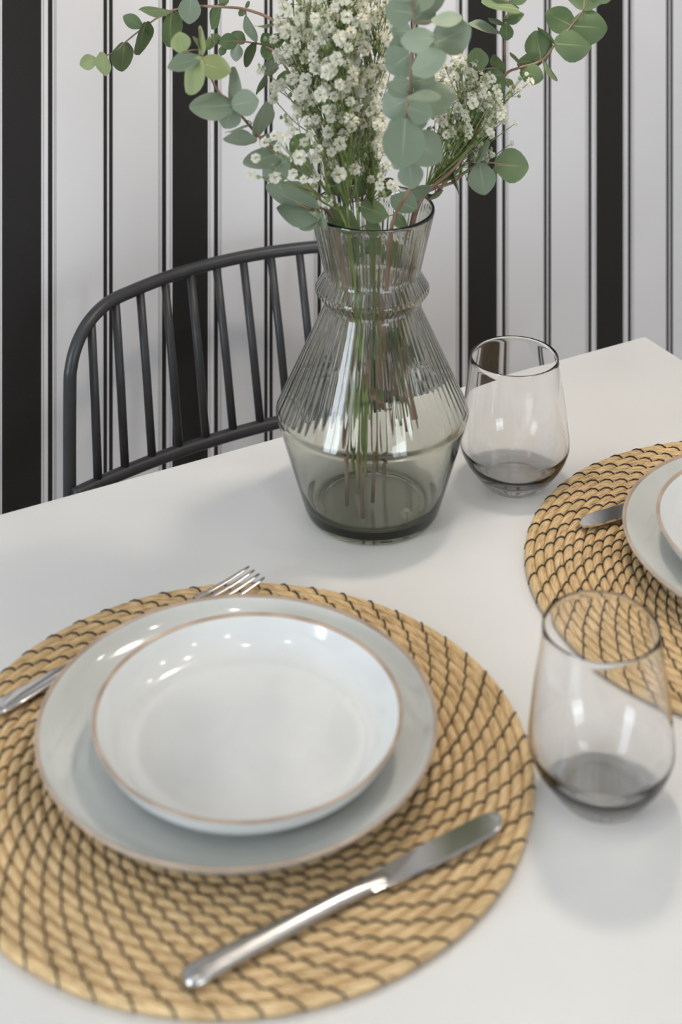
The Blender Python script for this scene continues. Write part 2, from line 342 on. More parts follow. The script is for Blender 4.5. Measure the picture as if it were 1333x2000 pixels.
# ---- bouquet, cm right of / behind / above the foot of the vase
BRANCHES = [
 ('eucalyptus branch arching furthest left across the striped wall, yellow-green tip leaves',
  [(-22.74,6,33.79),(-21.17,6,34.51),(-20.33,6,35.27),(-18.84,6,36.46),(-17.23,6,37.56),(-16.09,6,37.99),(-14.4,6,38.24),(-12.33,5,38.46),(-10.32,5,38.25),(-8.09,4,37.68),(-7.05,3,36.63),(-5.21,2,32.79),(-3.14,1,28.2),(-1.51,0.5,24.3)], (-2.0,-1.5),
  [(-22.74,6,33.83,-24.11,6.1,33.38,1.31,'y'),(-22.09,5,34.68,-21.92,5.3,32.69,1.35,'y'),(-20.41,6,35.19,-20.69,6.5,32.67,1.91,'g'),(-18.62,5.5,37.02,-19.3,6.3,34.13,1.44,'g'),(-19.03,6.5,36.41,-20.64,6.8,37.18,1.11,'g'),(-18.67,6,36.29,-18.06,6.2,35.68,0.21,'g'),(-16.64,6,37.82,-19.12,5.1,38.18,0.59,'g'),(-16.56,6.5,37.6,-16.72,6.4,34.74,1.7,'g'),(-16.19,7,37.46,-16.25,7.7,35.09,1.28,'g'),(-14.82,5.5,39.22,-15.09,5.7,36.84,1.86,'s'),(-12.45,5.5,38.37,-13.26,6.1,36.35,0.93,'g'),(-12.4,6,38.32,-12.04,5.6,39.91,1.06,'g'),(-10.4,5,38.25,-10.86,5.0,37.71,0.59,'g'),(-10.37,6,38.16,-10.03,5.9,38.69,0.38,'g'),(-10.27,5,37.62,-9.48,5.1,35.45,0.84,'s'),(-7.54,4,37.39,-9.55,4.1,37.15,0.33,'g'),(-7.34,4,37.68,-6.82,3.4,39.64,0.5,'g'),(-7.45,5,37.24,-5.59,4.5,35.87,2.1,'g'),(-7.12,5,36.06,-9.03,4.6,34.92,1.26,'g'),(-5.23,3,32.48,-6.9,3.5,33.16,1.49,'g'),(-4.81,3,31.65,-5.86,3.3,30.1,1.41,'g')]),
 ('thin eucalyptus twig with small dark leaves left of the white blossom',
  [(-12.5,5,35.39),(-11.16,5,35.64),(-9.6,5,35.48),(-8.59,4,35.51),(-7.53,3.5,34.82),(-6.06,3,32.48),(-3.97,2,27.85),(-1.92,1,24.12)], (-3.0,1.0),
  [(-11.07,5,35.69,-12.48,4.7,35.65,1.35,'g'),(-10.46,6,35.27,-11.58,6.3,35.95,1.19,'g'),(-11.07,5,35.43,-11.09,4.6,34.08,1.09,'s'),(-12.59,5,36.19,-13.56,5.1,34.94,0.67,'g'),(-9.57,4.5,35.62,-10.26,4.0,33.8,1.01,'g'),(-12.0,5,35.22,-12.4,4.7,34.55,0.67,'g'),(-12.08,5,35.48,-13.2,5.3,36.15,0.59,'g'),(-7.96,4,35.3,-8.83,3.7,36.68,1.25,'g'),(-7.96,4,34.68,-9.04,3.8,35.24,1.04,'g'),(-8.09,4,34.47,-8.4,4.5,32.94,1.25,'s'),(-8.76,4,33.09,-9.4,4.4,31.46,0.42,'g'),(-6.89,3,33.73,-7.5,2.8,32.34,1.08,'g'),(-7.54,4,34.59,-6.31,4.5,35.16,1.0,'g')]),
 ('pale blurred eucalyptus branch leaning toward the viewer at the left, broad sage leaves',
  [(-13.03,-8,40.3),(-12.99,-8,38.97),(-12.76,-8,37.9),(-11.76,-7,35.41),(-10.61,-7,34.26),(-9.36,-6.5,32.55),(-8.15,-6,31.03),(-6.63,-5,29.31),(-5.09,-4,27.19),(-2.93,-2.5,24.04)], (-0.8,-3.2),
  [(-12.99,-8,38.2,-13.0,-7.9,40.47,0.53,'y'),(-12.8,-8,38.59,-13.58,-7.8,39.68,0.38,'y'),(-12.98,-8.5,38.28,-15.33,-9.0,37.67,1.37,'s'),(-12.75,-9,38.27,-13.92,-8.2,35.52,1.82,'y'),(-13.1,-8,37.75,-10.68,-7.7,37.05,1.91,'y'),(-14.32,-8,38.51,-14.6,-7.5,39.9,1.53,'y'),(-12.76,-8,38.78,-12.28,-7.7,39.65,0.34,'y'),(-10.58,-7.5,34.42,-13.79,-8.0,34.5,2.07,'s'),(-10.75,-6.5,34.21,-10.54,-6.8,37.08,1.27,'s'),(-10.54,-8,34.58,-8.57,-8.5,35.12,1.99,'s'),(-10.49,-7,34.14,-11.23,-7.4,32.66,1.85,'s'),(-8.81,-6,31.61,-8.19,-6.8,34.46,1.63,'s'),(-8.9,-6.5,31.39,-11.35,-6.8,31.61,1.16,'s'),(-9.18,-7,32.91,-11.2,-6.8,32.15,0.23,'s'),(-7.2,-5.5,30.07,-9.87,-6.5,29.73,1.75,'s'),(-6.52,-6,29.86,-8.36,-5.7,28.2,2.13,'s'),(-7.22,-5,30.29,-8.65,-5.2,31.22,1.56,'s'),(-6.16,-5,29.9,-4.98,-5.3,31.49,1.64,'g'),(-5.16,-4.5,27.76,-5.87,-4.1,29.5,1.88,'s')]),
 ('low eucalyptus sprig with two big leaves drooping over the left of the vase rim',
  [(-6.69,-3,25.83),(-5.11,-3,25.03),(-4.0,-3,24.36),(-2.73,-2.5,23.45)], (1.2,-3.4),
  [(-3.99,-3.5,24.63,-7.47,-3.5,25.22,1.98,'s'),(-4.47,-3,24.75,-8.26,-3.6,26.96,1.98,'s'),(-4.22,-3.8,24.75,-5.68,-3.8,23.72,1.34,'s'),(-4.1,-4,24.9,-3.75,-3.8,23.64,0.79,'s'),(-4.72,-2.5,24.72,-5.11,-2.9,26.18,0.72,'s')]),
 ('eucalyptus twig with dark leaves low in the vase mouth',
  [(0.49,-1,26.68),(-0.52,-1,25.07),(-0.92,-1,24.07),(-1.12,-1,22.86)], (2.8,-0.5),
  [(-1.34,-3,23.17,-3.53,-2.1,24.57,1.82,'g'),(-2.25,-1,24.55,-1.85,-1.8,27.05,0.97,'g'),(-2.73,0,24.9,-3.55,0.3,26.33,1.01,'g'),(-0.93,-2,24.77,1.16,-1.5,23.78,1.8,'g'),(3.32,-2.5,24.64,1.43,-3.2,25.98,1.83,'s'),(2.42,-1,25.35,4.79,-0.5,25.65,1.13,'s'),(1.7,-1,23.74,2.7,-1.1,22.74,0.97,'g'),(-0.53,-2,23.25,0.67,-1.9,22.61,1.2,'g'),(-1.51,1,24.52,-0.5,0.4,26.17,1.14,'g'),(0.74,1,24.52,1.74,0.5,25.93,1.06,'g'),(0.33,1,25.95,-0.08,0.7,27.49,0.98,'g'),(4.54,1,24.2,5.71,1.4,24.78,0.29,'g'),(0.27,-2,22.37,-0.14,-2.3,20.98,1.44,'g'),(1.3,-1,21.65,1.91,-0.6,19.47,1.53,'g'),(-1.12,-1,21.85,-1.52,-0.4,19.79,1.37,'g'),(2.6,1.5,13.26,3.45,2.3,10.42,1.64,'g'),(2.37,1,13.9,1.35,0.8,11.95,1.23,'g')]),
 ('slim eucalyptus twig reaching right over the vase rim, two large round leaves',
  [(10.85,2,26.62),(9.0,2,26.7),(7.55,2,25.96),(6.53,2,25.14),(4.65,1.5,24.01),(2.99,1,23.22)], (3.2,1.5),
  [(7.02,2,24.35,6.43,1.8,26.61,0.41,'s'),(8.67,1.5,26.8,8.99,1.5,24.3,2.3,'s'),(9.94,2,26.58,12.67,2.5,26.23,2.72,'g'),(8.34,1.5,26.63,9.39,0.9,28.85,0.57,'s'),(9.98,2,26.37,9.51,2.2,24.98,0.58,'s'),(5.03,1,24.44,3.49,1.3,24.74,0.29,'s')]),
 ('eucalyptus branch furthest right with large flat round green leaves',
  [(18.5,5,40.06),(17.45,5,38.25),(16.4,5,36.82),(15.07,4.5,35.54),(13.94,4.5,34.19),(12.09,4,33.76),(10.83,4,33.09),(9.33,3.5,30.45),(7.18,2.5,26.85),(5.06,1.5,24.34),(2.99,1,22.68)], (1.0,2.8),
  [(12.01,4.5,34.03,14.17,5.0,34.13,1.43,'g'),(12.21,4,33.51,13.98,3.4,33.11,1.75,'g'),(13.94,4.5,34.15,13.57,5.3,36.44,2.35,'g'),(12.04,4,34.05,11.3,3.7,35.1,0.38,'g'),(14.05,4,34.17,15.15,3.8,32.73,0.5,'g'),(15.08,4.2,35.66,17.99,4.4,35.4,2.76,'g'),(16.72,5.2,36.77,14.45,6.0,37.73,2.27,'g'),(16.52,5,36.91,19.38,4.7,36.78,2.86,'g'),(17.52,5.5,38.12,17.87,6.2,40.31,3.21,'g'),(15.18,5,35.43,13.72,5.1,36.79,0.42,'g'),(17.87,5,39.22,19.71,4.7,40.77,2.52,'g'),(18.29,5,39.85,16.57,4.7,42.03,2.31,'g')]),
 ('upright eucalyptus branch right of centre with brown stem and small green leaves',
  [(11.36,3,41.19),(11.15,3,39.12),(10.94,3,37.46),(10.78,3,35.8),(10.7,3,33.39),(9.24,2.5,30.57),(6.9,1.5,26.8),(3.78,0.5,22.88)], (3.4,-1.8),
  [(11.81,2.5,38.84,8.77,1.8,39.68,1.16,'g'),(10.7,3,38.04,12.3,2.5,38.51,0.91,'g'),(10.74,3,37.5,9.47,2.7,38.2,0.41,'g'),(10.9,2.5,37.76,10.92,2.7,36.34,1.16,'g'),(7.81,1,38.01,10.47,1.9,37.1,0.9,'s'),(8.62,2,34.19,8.35,1.6,36.12,1.81,'g'),(10.65,3,33.73,9.9,2.5,35.32,1.08,'g'),(10.57,2.5,33.63,9.12,3.0,33.39,1.32,'g'),(10.57,2.5,33.38,9.74,2.5,32.06,1.32,'g'),(10.78,3,33.1,11.52,2.9,32.39,0.58,'g'),(11.28,3,39.53,12.65,2.7,39.94,1.16,'g'),(11.19,3,39.95,9.71,3.1,41.17,1.49,'g'),(10.7,3,37.04,11.46,3.2,36.49,0.33,'g'),(8.79,2,30.12,7.88,2.0,30.94,0.91,'g')]),
 ('big pale out-of-focus eucalyptus branch hanging in front of the blossom, nearest the viewer',
  [(2.39,-14,46.15),(2.6,-14,43.97),(2.68,-14,41.79),(2.5,-14,39.24),(2.3,-13.5,36.72),(2.13,-13,34.54),(2.51,-11,31.63),(2.86,-7,28.29),(2.43,-3,24.44)], (0,-1.0),
  [(2.6,-14,43.06,0.64,-14.1,43.34,2.33,'s'),(2.77,-13.5,43.11,3.64,-14.3,45.57,2.19,'s'),(3.92,-16,41.92,1.69,-15.3,41.43,1.72,'l'),(4.19,-13,40.59,6.75,-14.0,42.08,2.79,'s'),(4.02,-14,42.44,6.21,-14.0,42.73,1.24,'l'),(2.41,-13.5,40.0,0.89,-13.0,38.65,2.56,'s'),(2.66,-14.5,39.1,5.0,-15.2,40.39,1.88,'l'),(2.2,-14,37.24,0.76,-13.7,37.98,1.24,'s'),(2.32,-13,36.67,0.54,-12.3,35.41,2.42,'s'),(2.26,-14.5,37.04,4.62,-14.3,37.15,0.8,'l'),(2.45,-12.5,36.14,5.81,-11.8,36.73,2.5,'s'),(2.11,-13.5,35.37,1.82,-14.5,32.15,3.14,'s'),(2.49,-11.5,33.37,4.82,-11.6,31.77,2.67,'s'),(2.43,-11,31.33,2.78,-11.5,29.66,1.94,'s'),(2.6,-14,44.15,0.77,-13.4,45.64,2.18,'s'),(2.39,-14,45.79,2.01,-14.4,48.43,2.18,'s'),(2.43,-13,39.31,3.7,-13.1,38.24,1.47,'s'),(2.54,-12,41.23,1.19,-11.5,41.09,1.85,'s'),(2.69,-12,41.97,4.34,-11.5,43.13,1.92,'s'),(2.47,-12,37.53,1.37,-11.6,36.67,1.85,'s'),(2.56,-11.5,37.38,4.34,-11.6,37.78,2.23,'s'),(2.28,-12,35.13,3.76,-12.0,34.57,2.07,'s'),(2.3,-11.5,34.41,1.01,-11.2,33.19,1.86,'s'),(2.51,-11,32.75,1.39,-11.0,30.89,1.71,'s'),(2.76,-12,40.12,4.3,-12.2,39.99,1.85,'s'),(2.69,-12,43.45,5.04,-12.2,43.68,2.22,'s'),(2.45,-12.5,40.26,0.96,-12.9,40.2,1.84,'s'),(2.33,-13.5,36.17,4.04,-13.7,35.69,1.83,'s')]),
 ('eucalyptus branch hidden behind the dense white blossom at the centre',
  [(-5.27,5,41.95),(-4.85,5,38.17),(-4.22,5,33.96),(-3.37,4,30.08),(-2.12,2.5,26.03),(-0.9,1,22.89)], (0.5,-3.6),
  [(-4.85,5,38.17,-3.38,5.6,36.95,1.68,'g'),(-5.06,5,37.33,-6.12,5.6,35.68,1.51,'g'),(-4.51,5,34.8,-5.9,5.2,33.48,1.51,'g'),(-4.34,5,33.75,-2.74,5.0,34.38,1.43,'g'),(-3.58,4,30.92,-5.24,3.8,30.77,1.59,'g'),(-3.58,4,30.5,-1.91,3.5,31.49,1.42,'g'),(-5.27,5,39.85,-6.94,4.7,40.98,1.68,'g'),(-5.06,5,40.27,-3.17,5.4,41.44,1.68,'g'),(-2.74,3,27.51,-3.99,3.3,26.99,1.24,'g'),(-2.53,3,27.09,-1.08,2.8,27.99,1.16,'g')]),
]
SPRIGS = [
 ("sprig of white baby's-breath at the left side of the dense blossom cloud",
  [(-5.55,-1,35.74),(-3.54,-1,30.51),(-1.52,-1,24.47)], (-1.5,-2.5),
  [(-4.49,-0.8,33.89,0.48),(-4.61,-0.8,38.69,0.41),(-5.82,-0.9,33.96,0.42),(-3.77,-1.5,35.56,0.36),(-5.54,-1.0,40.06,0.45),(-4.36,-0.2,35.2,0.43),(-5.13,-0.0,34.08,0.43),(-3.72,-1.8,37.18,0.39),(-5.86,-0.7,34.82,0.5),(-7.19,-1.5,34.04,0.48),(-6.12,-0.4,35.52,0.48),(-4.72,-4.0,43.42,0.43),(-5.09,-0.9,40.4,0.48),(-7.68,-3.6,38.24,0.36),(-7.27,-3.9,40.07,0.39),(-5.2,-3.6,36.86,0.52),(-6.63,-4.3,39.13,0.5),(-5.23,-1.7,42.07,0.42),(-5.41,-0.1,31.5,0.44),(-4.34,-2.8,36.02,0.38),(-5.36,0.7,35.9,0.54),(-5.3,0.4,38.52,0.37),(-7.48,-1.3,36.47,0.39),(-5.14,-2.7,33.14,0.43),(-7.03,0.8,39.1,0.44),(-5.72,-3.1,38.72,0.53),(-5.76,-2.1,39.95,0.38),(-5.17,-3.2,38.44,0.5),(-4.29,-1.8,43.03,0.41),(-6.78,-4.1,40.68,0.53),(-6.63,-2.2,36.23,0.48),(-5.22,-4.3,35.32,0.49),(-6.57,-3.0,37.34,0.41),(-4.6,-4.8,37.21,0.4),(-5.98,0.3,31.86,0.47),(-6.08,-0.8,36.2,0.48),(-5.79,-2.7,32.89,0.43),(-4.16,-3.2,41.28,0.5),(-5.69,-4.1,39.97,0.46),(-4.33,-3.6,42.85,0.5),(-4.4,-4.8,36.4,0.48),(-4.88,0.1,42.16,0.41),(-7.25,-2.5,36.31,0.39),(-6.18,-4.7,43.06,0.45),(-4.63,-4.2,33.75,0.43),(-3.77,-4.7,39.63,0.48),(-4.59,-4.2,37.88,0.4),(-6.24,-3.9,35.29,0.48),(-7.55,-1.4,41.65,0.4),(-4.06,-3.1,37.97,0.5),(-7.04,0.8,41.17,0.49),(-4.33,-1.3,41.42,0.43),(-6.92,-1.3,39.19,0.42),(-6.29,-0.0,41.15,0.48),(-4.42,0.1,37.62,0.46),(-4.03,-0.4,37.21,0.36),(-5.98,-4.4,38.52,0.38),(-7.2,-2.7,39.08,0.52),(-3.89,0.6,38.24,0.49),(-5.01,0.7,37.01,0.39),(-5.01,-1.0,39.58,0.49),(-7.11,-4.9,41.65,0.39),(-5.54,-5,34.51,0.55),(-6.82,-4,38.76,0.39),(-6.19,-4,39.0,0.31),(-6.66,-4,37.42,0.47),(-6.07,-4,37.74,0.47),(-8.73,-2,35.36,0.4),(-7.53,-4,34.67,0.47),(-7.69,-4,33.8,0.39)]),
 ("topmost sprig of white baby's-breath in the middle of the blossom cloud",
  [(-2.53,-3,39.51),(-2.13,-3,33.16),(-1.13,-2,24.85)], (-0.6,-2.8),
  [(-4.4,-1.2,39.16,0.43),(-3.34,-5.3,39.66,0.48),(-1.6,-5.6,42.57,0.47),(-0.63,-4.4,37.74,0.53),(-4.7,-2.3,42.73,0.43),(-4.55,-1.1,37.71,0.46),(-3.16,-6.6,43.48,0.5),(-2.57,-6.7,35.71,0.39),(-4.44,-6.6,40.68,0.39),(-2.92,-6.7,41.54,0.35),(-0.49,-3.9,42.01,0.43),(-2.39,-5.1,43.2,0.37),(-2.35,-3.4,34.83,0.51),(-3.77,-3.8,43.5,0.44),(-2.22,-3.2,39.96,0.49),(-0.74,-4.3,40.9,0.5),(-3.71,-5.1,42.91,0.37),(-1.36,-5.1,36.32,0.37),(-4.3,-6.5,42.06,0.42),(-2.2,-6.6,42.09,0.47),(-3.07,-4.5,42.91,0.41),(-1.42,-1.6,37.79,0.48),(-1.41,-4.3,38.39,0.5),(-1.85,-2.6,34.27,0.48),(-3.53,-4.7,36.26,0.38),(-4.39,-5.4,42.48,0.47),(-3.47,-2.4,42.73,0.46),(-4.54,-6.2,43.79,0.41),(-2.05,-4.4,41.65,0.42),(-3.27,-3.5,43.48,0.5),(-1.55,-3.8,42.78,0.39),(-1.61,-1.4,38.78,0.51),(-4.21,-1.5,40.06,0.44),(-2.82,-2.4,39.11,0.53),(-4.24,-4.5,36.17,0.36),(-0.45,-3.5,43.3,0.44),(-0.9,-5.7,40.47,0.4),(-3.81,-4.9,38.65,0.48),(-3.63,-5.5,40.8,0.52),(-2.97,-2.0,41.87,0.45),(-1.6,-5.8,35.77,0.49),(-3.3,-1.8,36.63,0.47),(-2.48,-5.9,38.72,0.42),(-2.97,-2.1,33.84,0.53),(-1.69,-3.8,37.32,0.5),(-3.13,-2.9,37.81,0.45),(-1.58,-1.4,40.14,0.41),(-1.71,-2.6,35.37,0.47),(-3.81,-1.6,38.17,0.4),(-3.95,-1.6,36.86,0.52),(-2.05,-6.3,40.7,0.47),(-2.3,-4.8,37.19,0.51),(-1.96,-5.7,36.97,0.36),(-2.24,-1.7,35.19,0.49),(-2.08,-5.9,35.18,0.35),(-3.9,-3.4,41.78,0.47),(-0.66,-2.8,41.25,0.51),(-2.02,-2.5,42.34,0.49),(-1.15,-2.7,35.74,0.52),(-0.55,-6.4,43.34,0.36),(-2.95,-4.7,38.8,0.37),(-4.4,-2.7,36.15,0.41),(-4.18,-4.9,39.44,0.48),(-2.54,-2.3,36.63,0.46),(-3.43,-1.9,39.98,0.45),(-4.32,-1.1,38.4,0.46),(-3.14,-7.0,36.96,0.48),(-3.12,-5.5,43.93,0.43),(-3.74,-4.3,34.62,0.44),(-1.73,-6.7,39.67,0.42),(-1.32,-3.4,39.46,0.52),(-1.91,-6.8,38.52,0.35),(-1.13,-4.7,35.3,0.53),(-2.87,-4.2,41.21,0.4),(-4.14,-1.5,40.83,0.53),(-3.53,-4.8,36.82,0.49),(-1.67,-6.3,43.45,0.46),(-3.07,-4.1,40.27,0.46),(-2.51,-2.2,37.45,0.37),(-3.1,-2.7,38.35,0.53),(-3.99,-7,35.03,0.5),(-2.57,-7,39.37,0.5),(-2.8,-7,37.72,0.5),(-1.57,-7,36.76,0.42),(-3.49,-7,36.76,0.54)]),
 ("sprig of white baby's-breath beside the pale hanging leaves, upper right of the cloud",
  [(0.29,-1,38.16),(0.08,-1.5,32.68),(-0.52,-1.5,24.26)], (0.8,-2.0),
  [(-0.28,0.6,40.57,0.36),(0.27,-1.8,34.35,0.39),(2.18,-1.7,39.56,0.46),(-0.98,-2.0,39.04,0.42),(-0.74,-4.6,38.54,0.35),(-0.45,-0.3,39.47,0.45),(-0.47,-1.2,33.05,0.4),(0.95,-3.4,40.67,0.46),(0.18,-3.9,33.1,0.35),(-1.32,-1.6,34.25,0.34),(-1.36,-2.0,33.36,0.46),(-1.39,-4.3,36.85,0.43),(0.87,-3.7,36.39,0.47),(-1.08,-0.9,42.19,0.36),(-1.26,-1.1,37.46,0.47),(1.38,-1.1,42.19,0.46),(-0.31,-0.5,42.84,0.42),(-0.93,-3.4,41.01,0.47),(1.01,-4.2,41.7,0.4),(1.23,-1.6,37.75,0.47),(-0.95,-2.0,40.03,0.41),(1.74,-4.4,40.35,0.37),(1.06,0.7,34.73,0.36),(1.47,-4.4,39.85,0.42),(0.03,-0.7,35.2,0.38),(0.05,-4.4,39.95,0.34),(0.48,-2.5,42.11,0.37),(-0.37,-1.9,41.92,0.47),(-1.14,-4.3,34.74,0.41),(0.61,-3.4,38.38,0.41),(-0.66,0.5,36.34,0.4),(0.38,0.5,37.21,0.43),(0.5,-0.5,39.43,0.38),(-0.98,-0.8,40.5,0.45),(-1.02,-4.5,41.86,0.39),(-0.91,-4.4,35.58,0.41),(-0.56,-4.7,39.7,0.43),(-0.37,0.3,38.62,0.36),(-1.0,-0.5,34.91,0.45),(0.17,-0.9,32.86,0.39),(1.43,-0.7,36.81,0.43),(1.65,-2.0,41.33,0.34),(1.82,-1.8,42.67,0.41),(1.94,-0.0,39.86,0.44),(-0.02,-3.6,35.99,0.37),(0.79,-2.0,34.31,0.4),(-0.32,-2.8,34.65,0.42),(1.74,-4.7,42.15,0.33),(0.59,-0.2,42.5,0.45),(0.98,0.1,34.0,0.43),(-1.29,-4.4,39.82,0.38),(-0.67,-2.3,38.49,0.4),(0.22,-3.0,41.22,0.37),(-0.1,-3.3,41.84,0.34),(-0.27,-4.5,32.97,0.35),(1.76,0.5,37.11,0.43),(0.2,-3.6,33.88,0.38),(-0.33,-4.3,35.8,0.41),(1.01,-1.9,42.73,0.41),(-0.59,-4.5,40.42,0.38),(1.13,-4.4,38.39,0.45),(0.48,-2.0,39.07,0.46),(0.92,-2.4,38.5,0.36),(1.0,-1.1,39.57,0.35),(2.06,-0.3,38.32,0.48),(0.26,-4.0,40.43,0.39),(2.14,-3.5,38.82,0.42),(0.85,0.4,36.5,0.46)]),
 ("sprig of baby's-breath with the large blossoms in the lower middle of the cloud",
  [(-3.12,-4,33.49),(-1.93,-3,29.2),(-1.14,-2.5,24.24)], (-0.2,-3.4),
  [(-3.35,-2.3,32.52,0.36),(0.27,-3.0,34.14,0.38),(-2.09,-4.7,34.66,0.47),(-0.58,-3.3,33.39,0.34),(-4.45,-0.1,32.51,0.39),(-3.66,-5.3,34.78,0.47),(-0.83,-1.0,29.28,0.45),(-0.2,-1.6,29.83,0.44),(0.12,-3.7,31.93,0.41),(-2.48,-5.5,34.58,0.36),(-2.99,-3.1,29.83,0.45),(-0.84,-4.1,31.89,0.39),(-3.3,-0.9,30.62,0.45),(-1.76,-6.0,34.22,0.37),(-3.8,-2.0,33.06,0.42),(-3.47,-4.8,31.47,0.46),(-4.44,-1.8,31.13,0.44),(-2.3,-2.2,29.94,0.44),(-4.65,-3.2,33.53,0.41),(-3.12,-2.9,32.05,0.45),(-1.35,-4.3,33.3,0.4),(-1.66,-5.2,32.02,0.39),(-4.21,-0.5,31.65,0.35),(-3.49,-3.3,30.21,0.37),(-2.35,-5.1,32.74,0.42),(-0.96,-2.8,32.01,0.44),(0.33,-5.7,32.35,0.4),(-1.29,-1.9,32.42,0.39),(-1.56,-2.0,31.09,0.47),(-1.02,-1.8,30.56,0.37),(-2.09,-1.4,30.38,0.41),(0.3,-2.6,32.11,0.48),(-0.16,-3.1,33.68,0.42),(0.18,-1.5,29.32,0.39),(-1.43,-1.7,29.79,0.48),(-2.27,-2.1,31.69,0.42),(-3.26,-5.7,32.88,0.36),(0.21,-4.2,33.42,0.45),(-3.59,-6.0,33.6,0.35),(-4.41,-4.4,32.32,0.35),(-0.67,-0.8,31.03,0.39),(0.39,-0.6,33.4,0.4),(0.61,-1.6,30.46,0.45),(-4.25,-2.7,29.54,0.38),(-2.5,-0.3,32.01,0.41),(-2.99,-5.8,34.55,0.35),(-2.78,-2.0,33.98,0.39),(-4.75,-0.7,33.21,0.42),(-3.76,-2.9,34.01,0.36),(-2.28,-5.2,31.37,0.46),(-0.94,-4.3,34.42,0.42),(-3.1,-5.0,33.35,0.36),(-1.72,-7,33.18,0.54),(-2.57,-6,30.99,0.47),(-3.19,-6,30.4,0.35),(-2.61,-6,28.7,0.54),(-1.4,-5,28.73,0.43),(-3.04,-5,29.04,0.39)]),
 ("lowest sprig of small baby's-breath blossoms just above the vase mouth",
  [(-0.11,-1,30.51),(-0.24,-1,26.88),(-0.64,-1,23.26)], (0.4,-1.2),
  [(-0.25,-1.7,30.54,0.37),(0.88,0.8,28.63,0.44),(-1.27,0.7,30.61,0.42),(0.04,0.6,29.27,0.38),(-1.05,-2.4,31.54,0.32),(0.85,-1.3,27.62,0.37),(-0.82,-0.5,28.18,0.34),(-0.36,0.2,30.65,0.37),(-0.77,0.0,30.31,0.39),(-0.3,-0.6,28.7,0.44),(-0.39,1.7,27.36,0.41),(-1.05,-2.2,30.52,0.32),(0.18,-1.7,30.77,0.32),(-0.61,0.4,29.54,0.44),(0.29,1.9,30.08,0.35),(-1.24,-0.0,28.96,0.44),(0.08,1.9,26.96,0.39),(0.34,-2.4,29.82,0.43),(0.34,-1.1,28.45,0.34),(-0.57,-2.1,32.31,0.36),(0.84,0.3,30.09,0.4),(-0.53,0.4,31.05,0.33),(0.57,-2.0,31.76,0.43),(-1.02,1.4,26.89,0.41),(-0.83,1.5,27.71,0.4),(-0.07,-2.0,31.72,0.4),(-0.74,-1.2,27.45,0.42),(0.89,-2.1,29.13,0.37),(0.86,1.6,30.14,0.39),(0.7,-0.3,29.64,0.36),(0.42,1.4,29.53,0.41),(1.04,1.8,26.32,0.33),(-1.32,1.1,29.76,0.4),(-0.89,-1.7,31.88,0.34),(1.21,-4,28.68,0.35),(0.5,-4,27.11,0.35),(1.37,-4,27.19,0.35),(0.62,-4,27.78,0.28),(1.68,-4,26.95,0.31),(-0.13,-2,26.85,0.32)]),
 ("sparse baby's-breath sprig with separate blossoms over the lower left leaves",
  [(-6.5,-9,31.68),(-4.64,-7,29.06),(-1.54,-3,24.04)], (-1.2,-3.2),
  [(-8.09,-10,32.48,0.38),(-7.15,-10,32.14,0.3),(-6.77,-10,32.89,0.41),(-7.37,-10,32.97,0.34),(-8.73,-10,31.35,0.34),(-9.1,-10,30.15,0.34),(-7.34,-9,29.56,0.42),(-6.01,-9,29.86,0.34),(-5.59,-9,31.04,0.49),(-4.36,-8,30.57,0.42),(-5.22,-9,29.41,0.3),(-4.13,-8,31.33,0.31),(-5.2,-8,31.83,0.34),(-3.51,-5,26.3,0.47),(-4.84,-7,32.06,0.31),(-6.15,-8,32.67,0.34),(-4.34,-7,28.87,0.31),(-5.03,-7,33.1,0.35),(-5.8,-7,33.49,0.35),(-6.41,-6,32.58,0.31)]),
 ("dense baby's-breath sprig right of the pale leaves against the black stripe",
  [(8.25,3,31.24),(7.38,2.5,27.68),(5.03,1,24.32),(2.54,0,22.46)], (2.4,0.5),
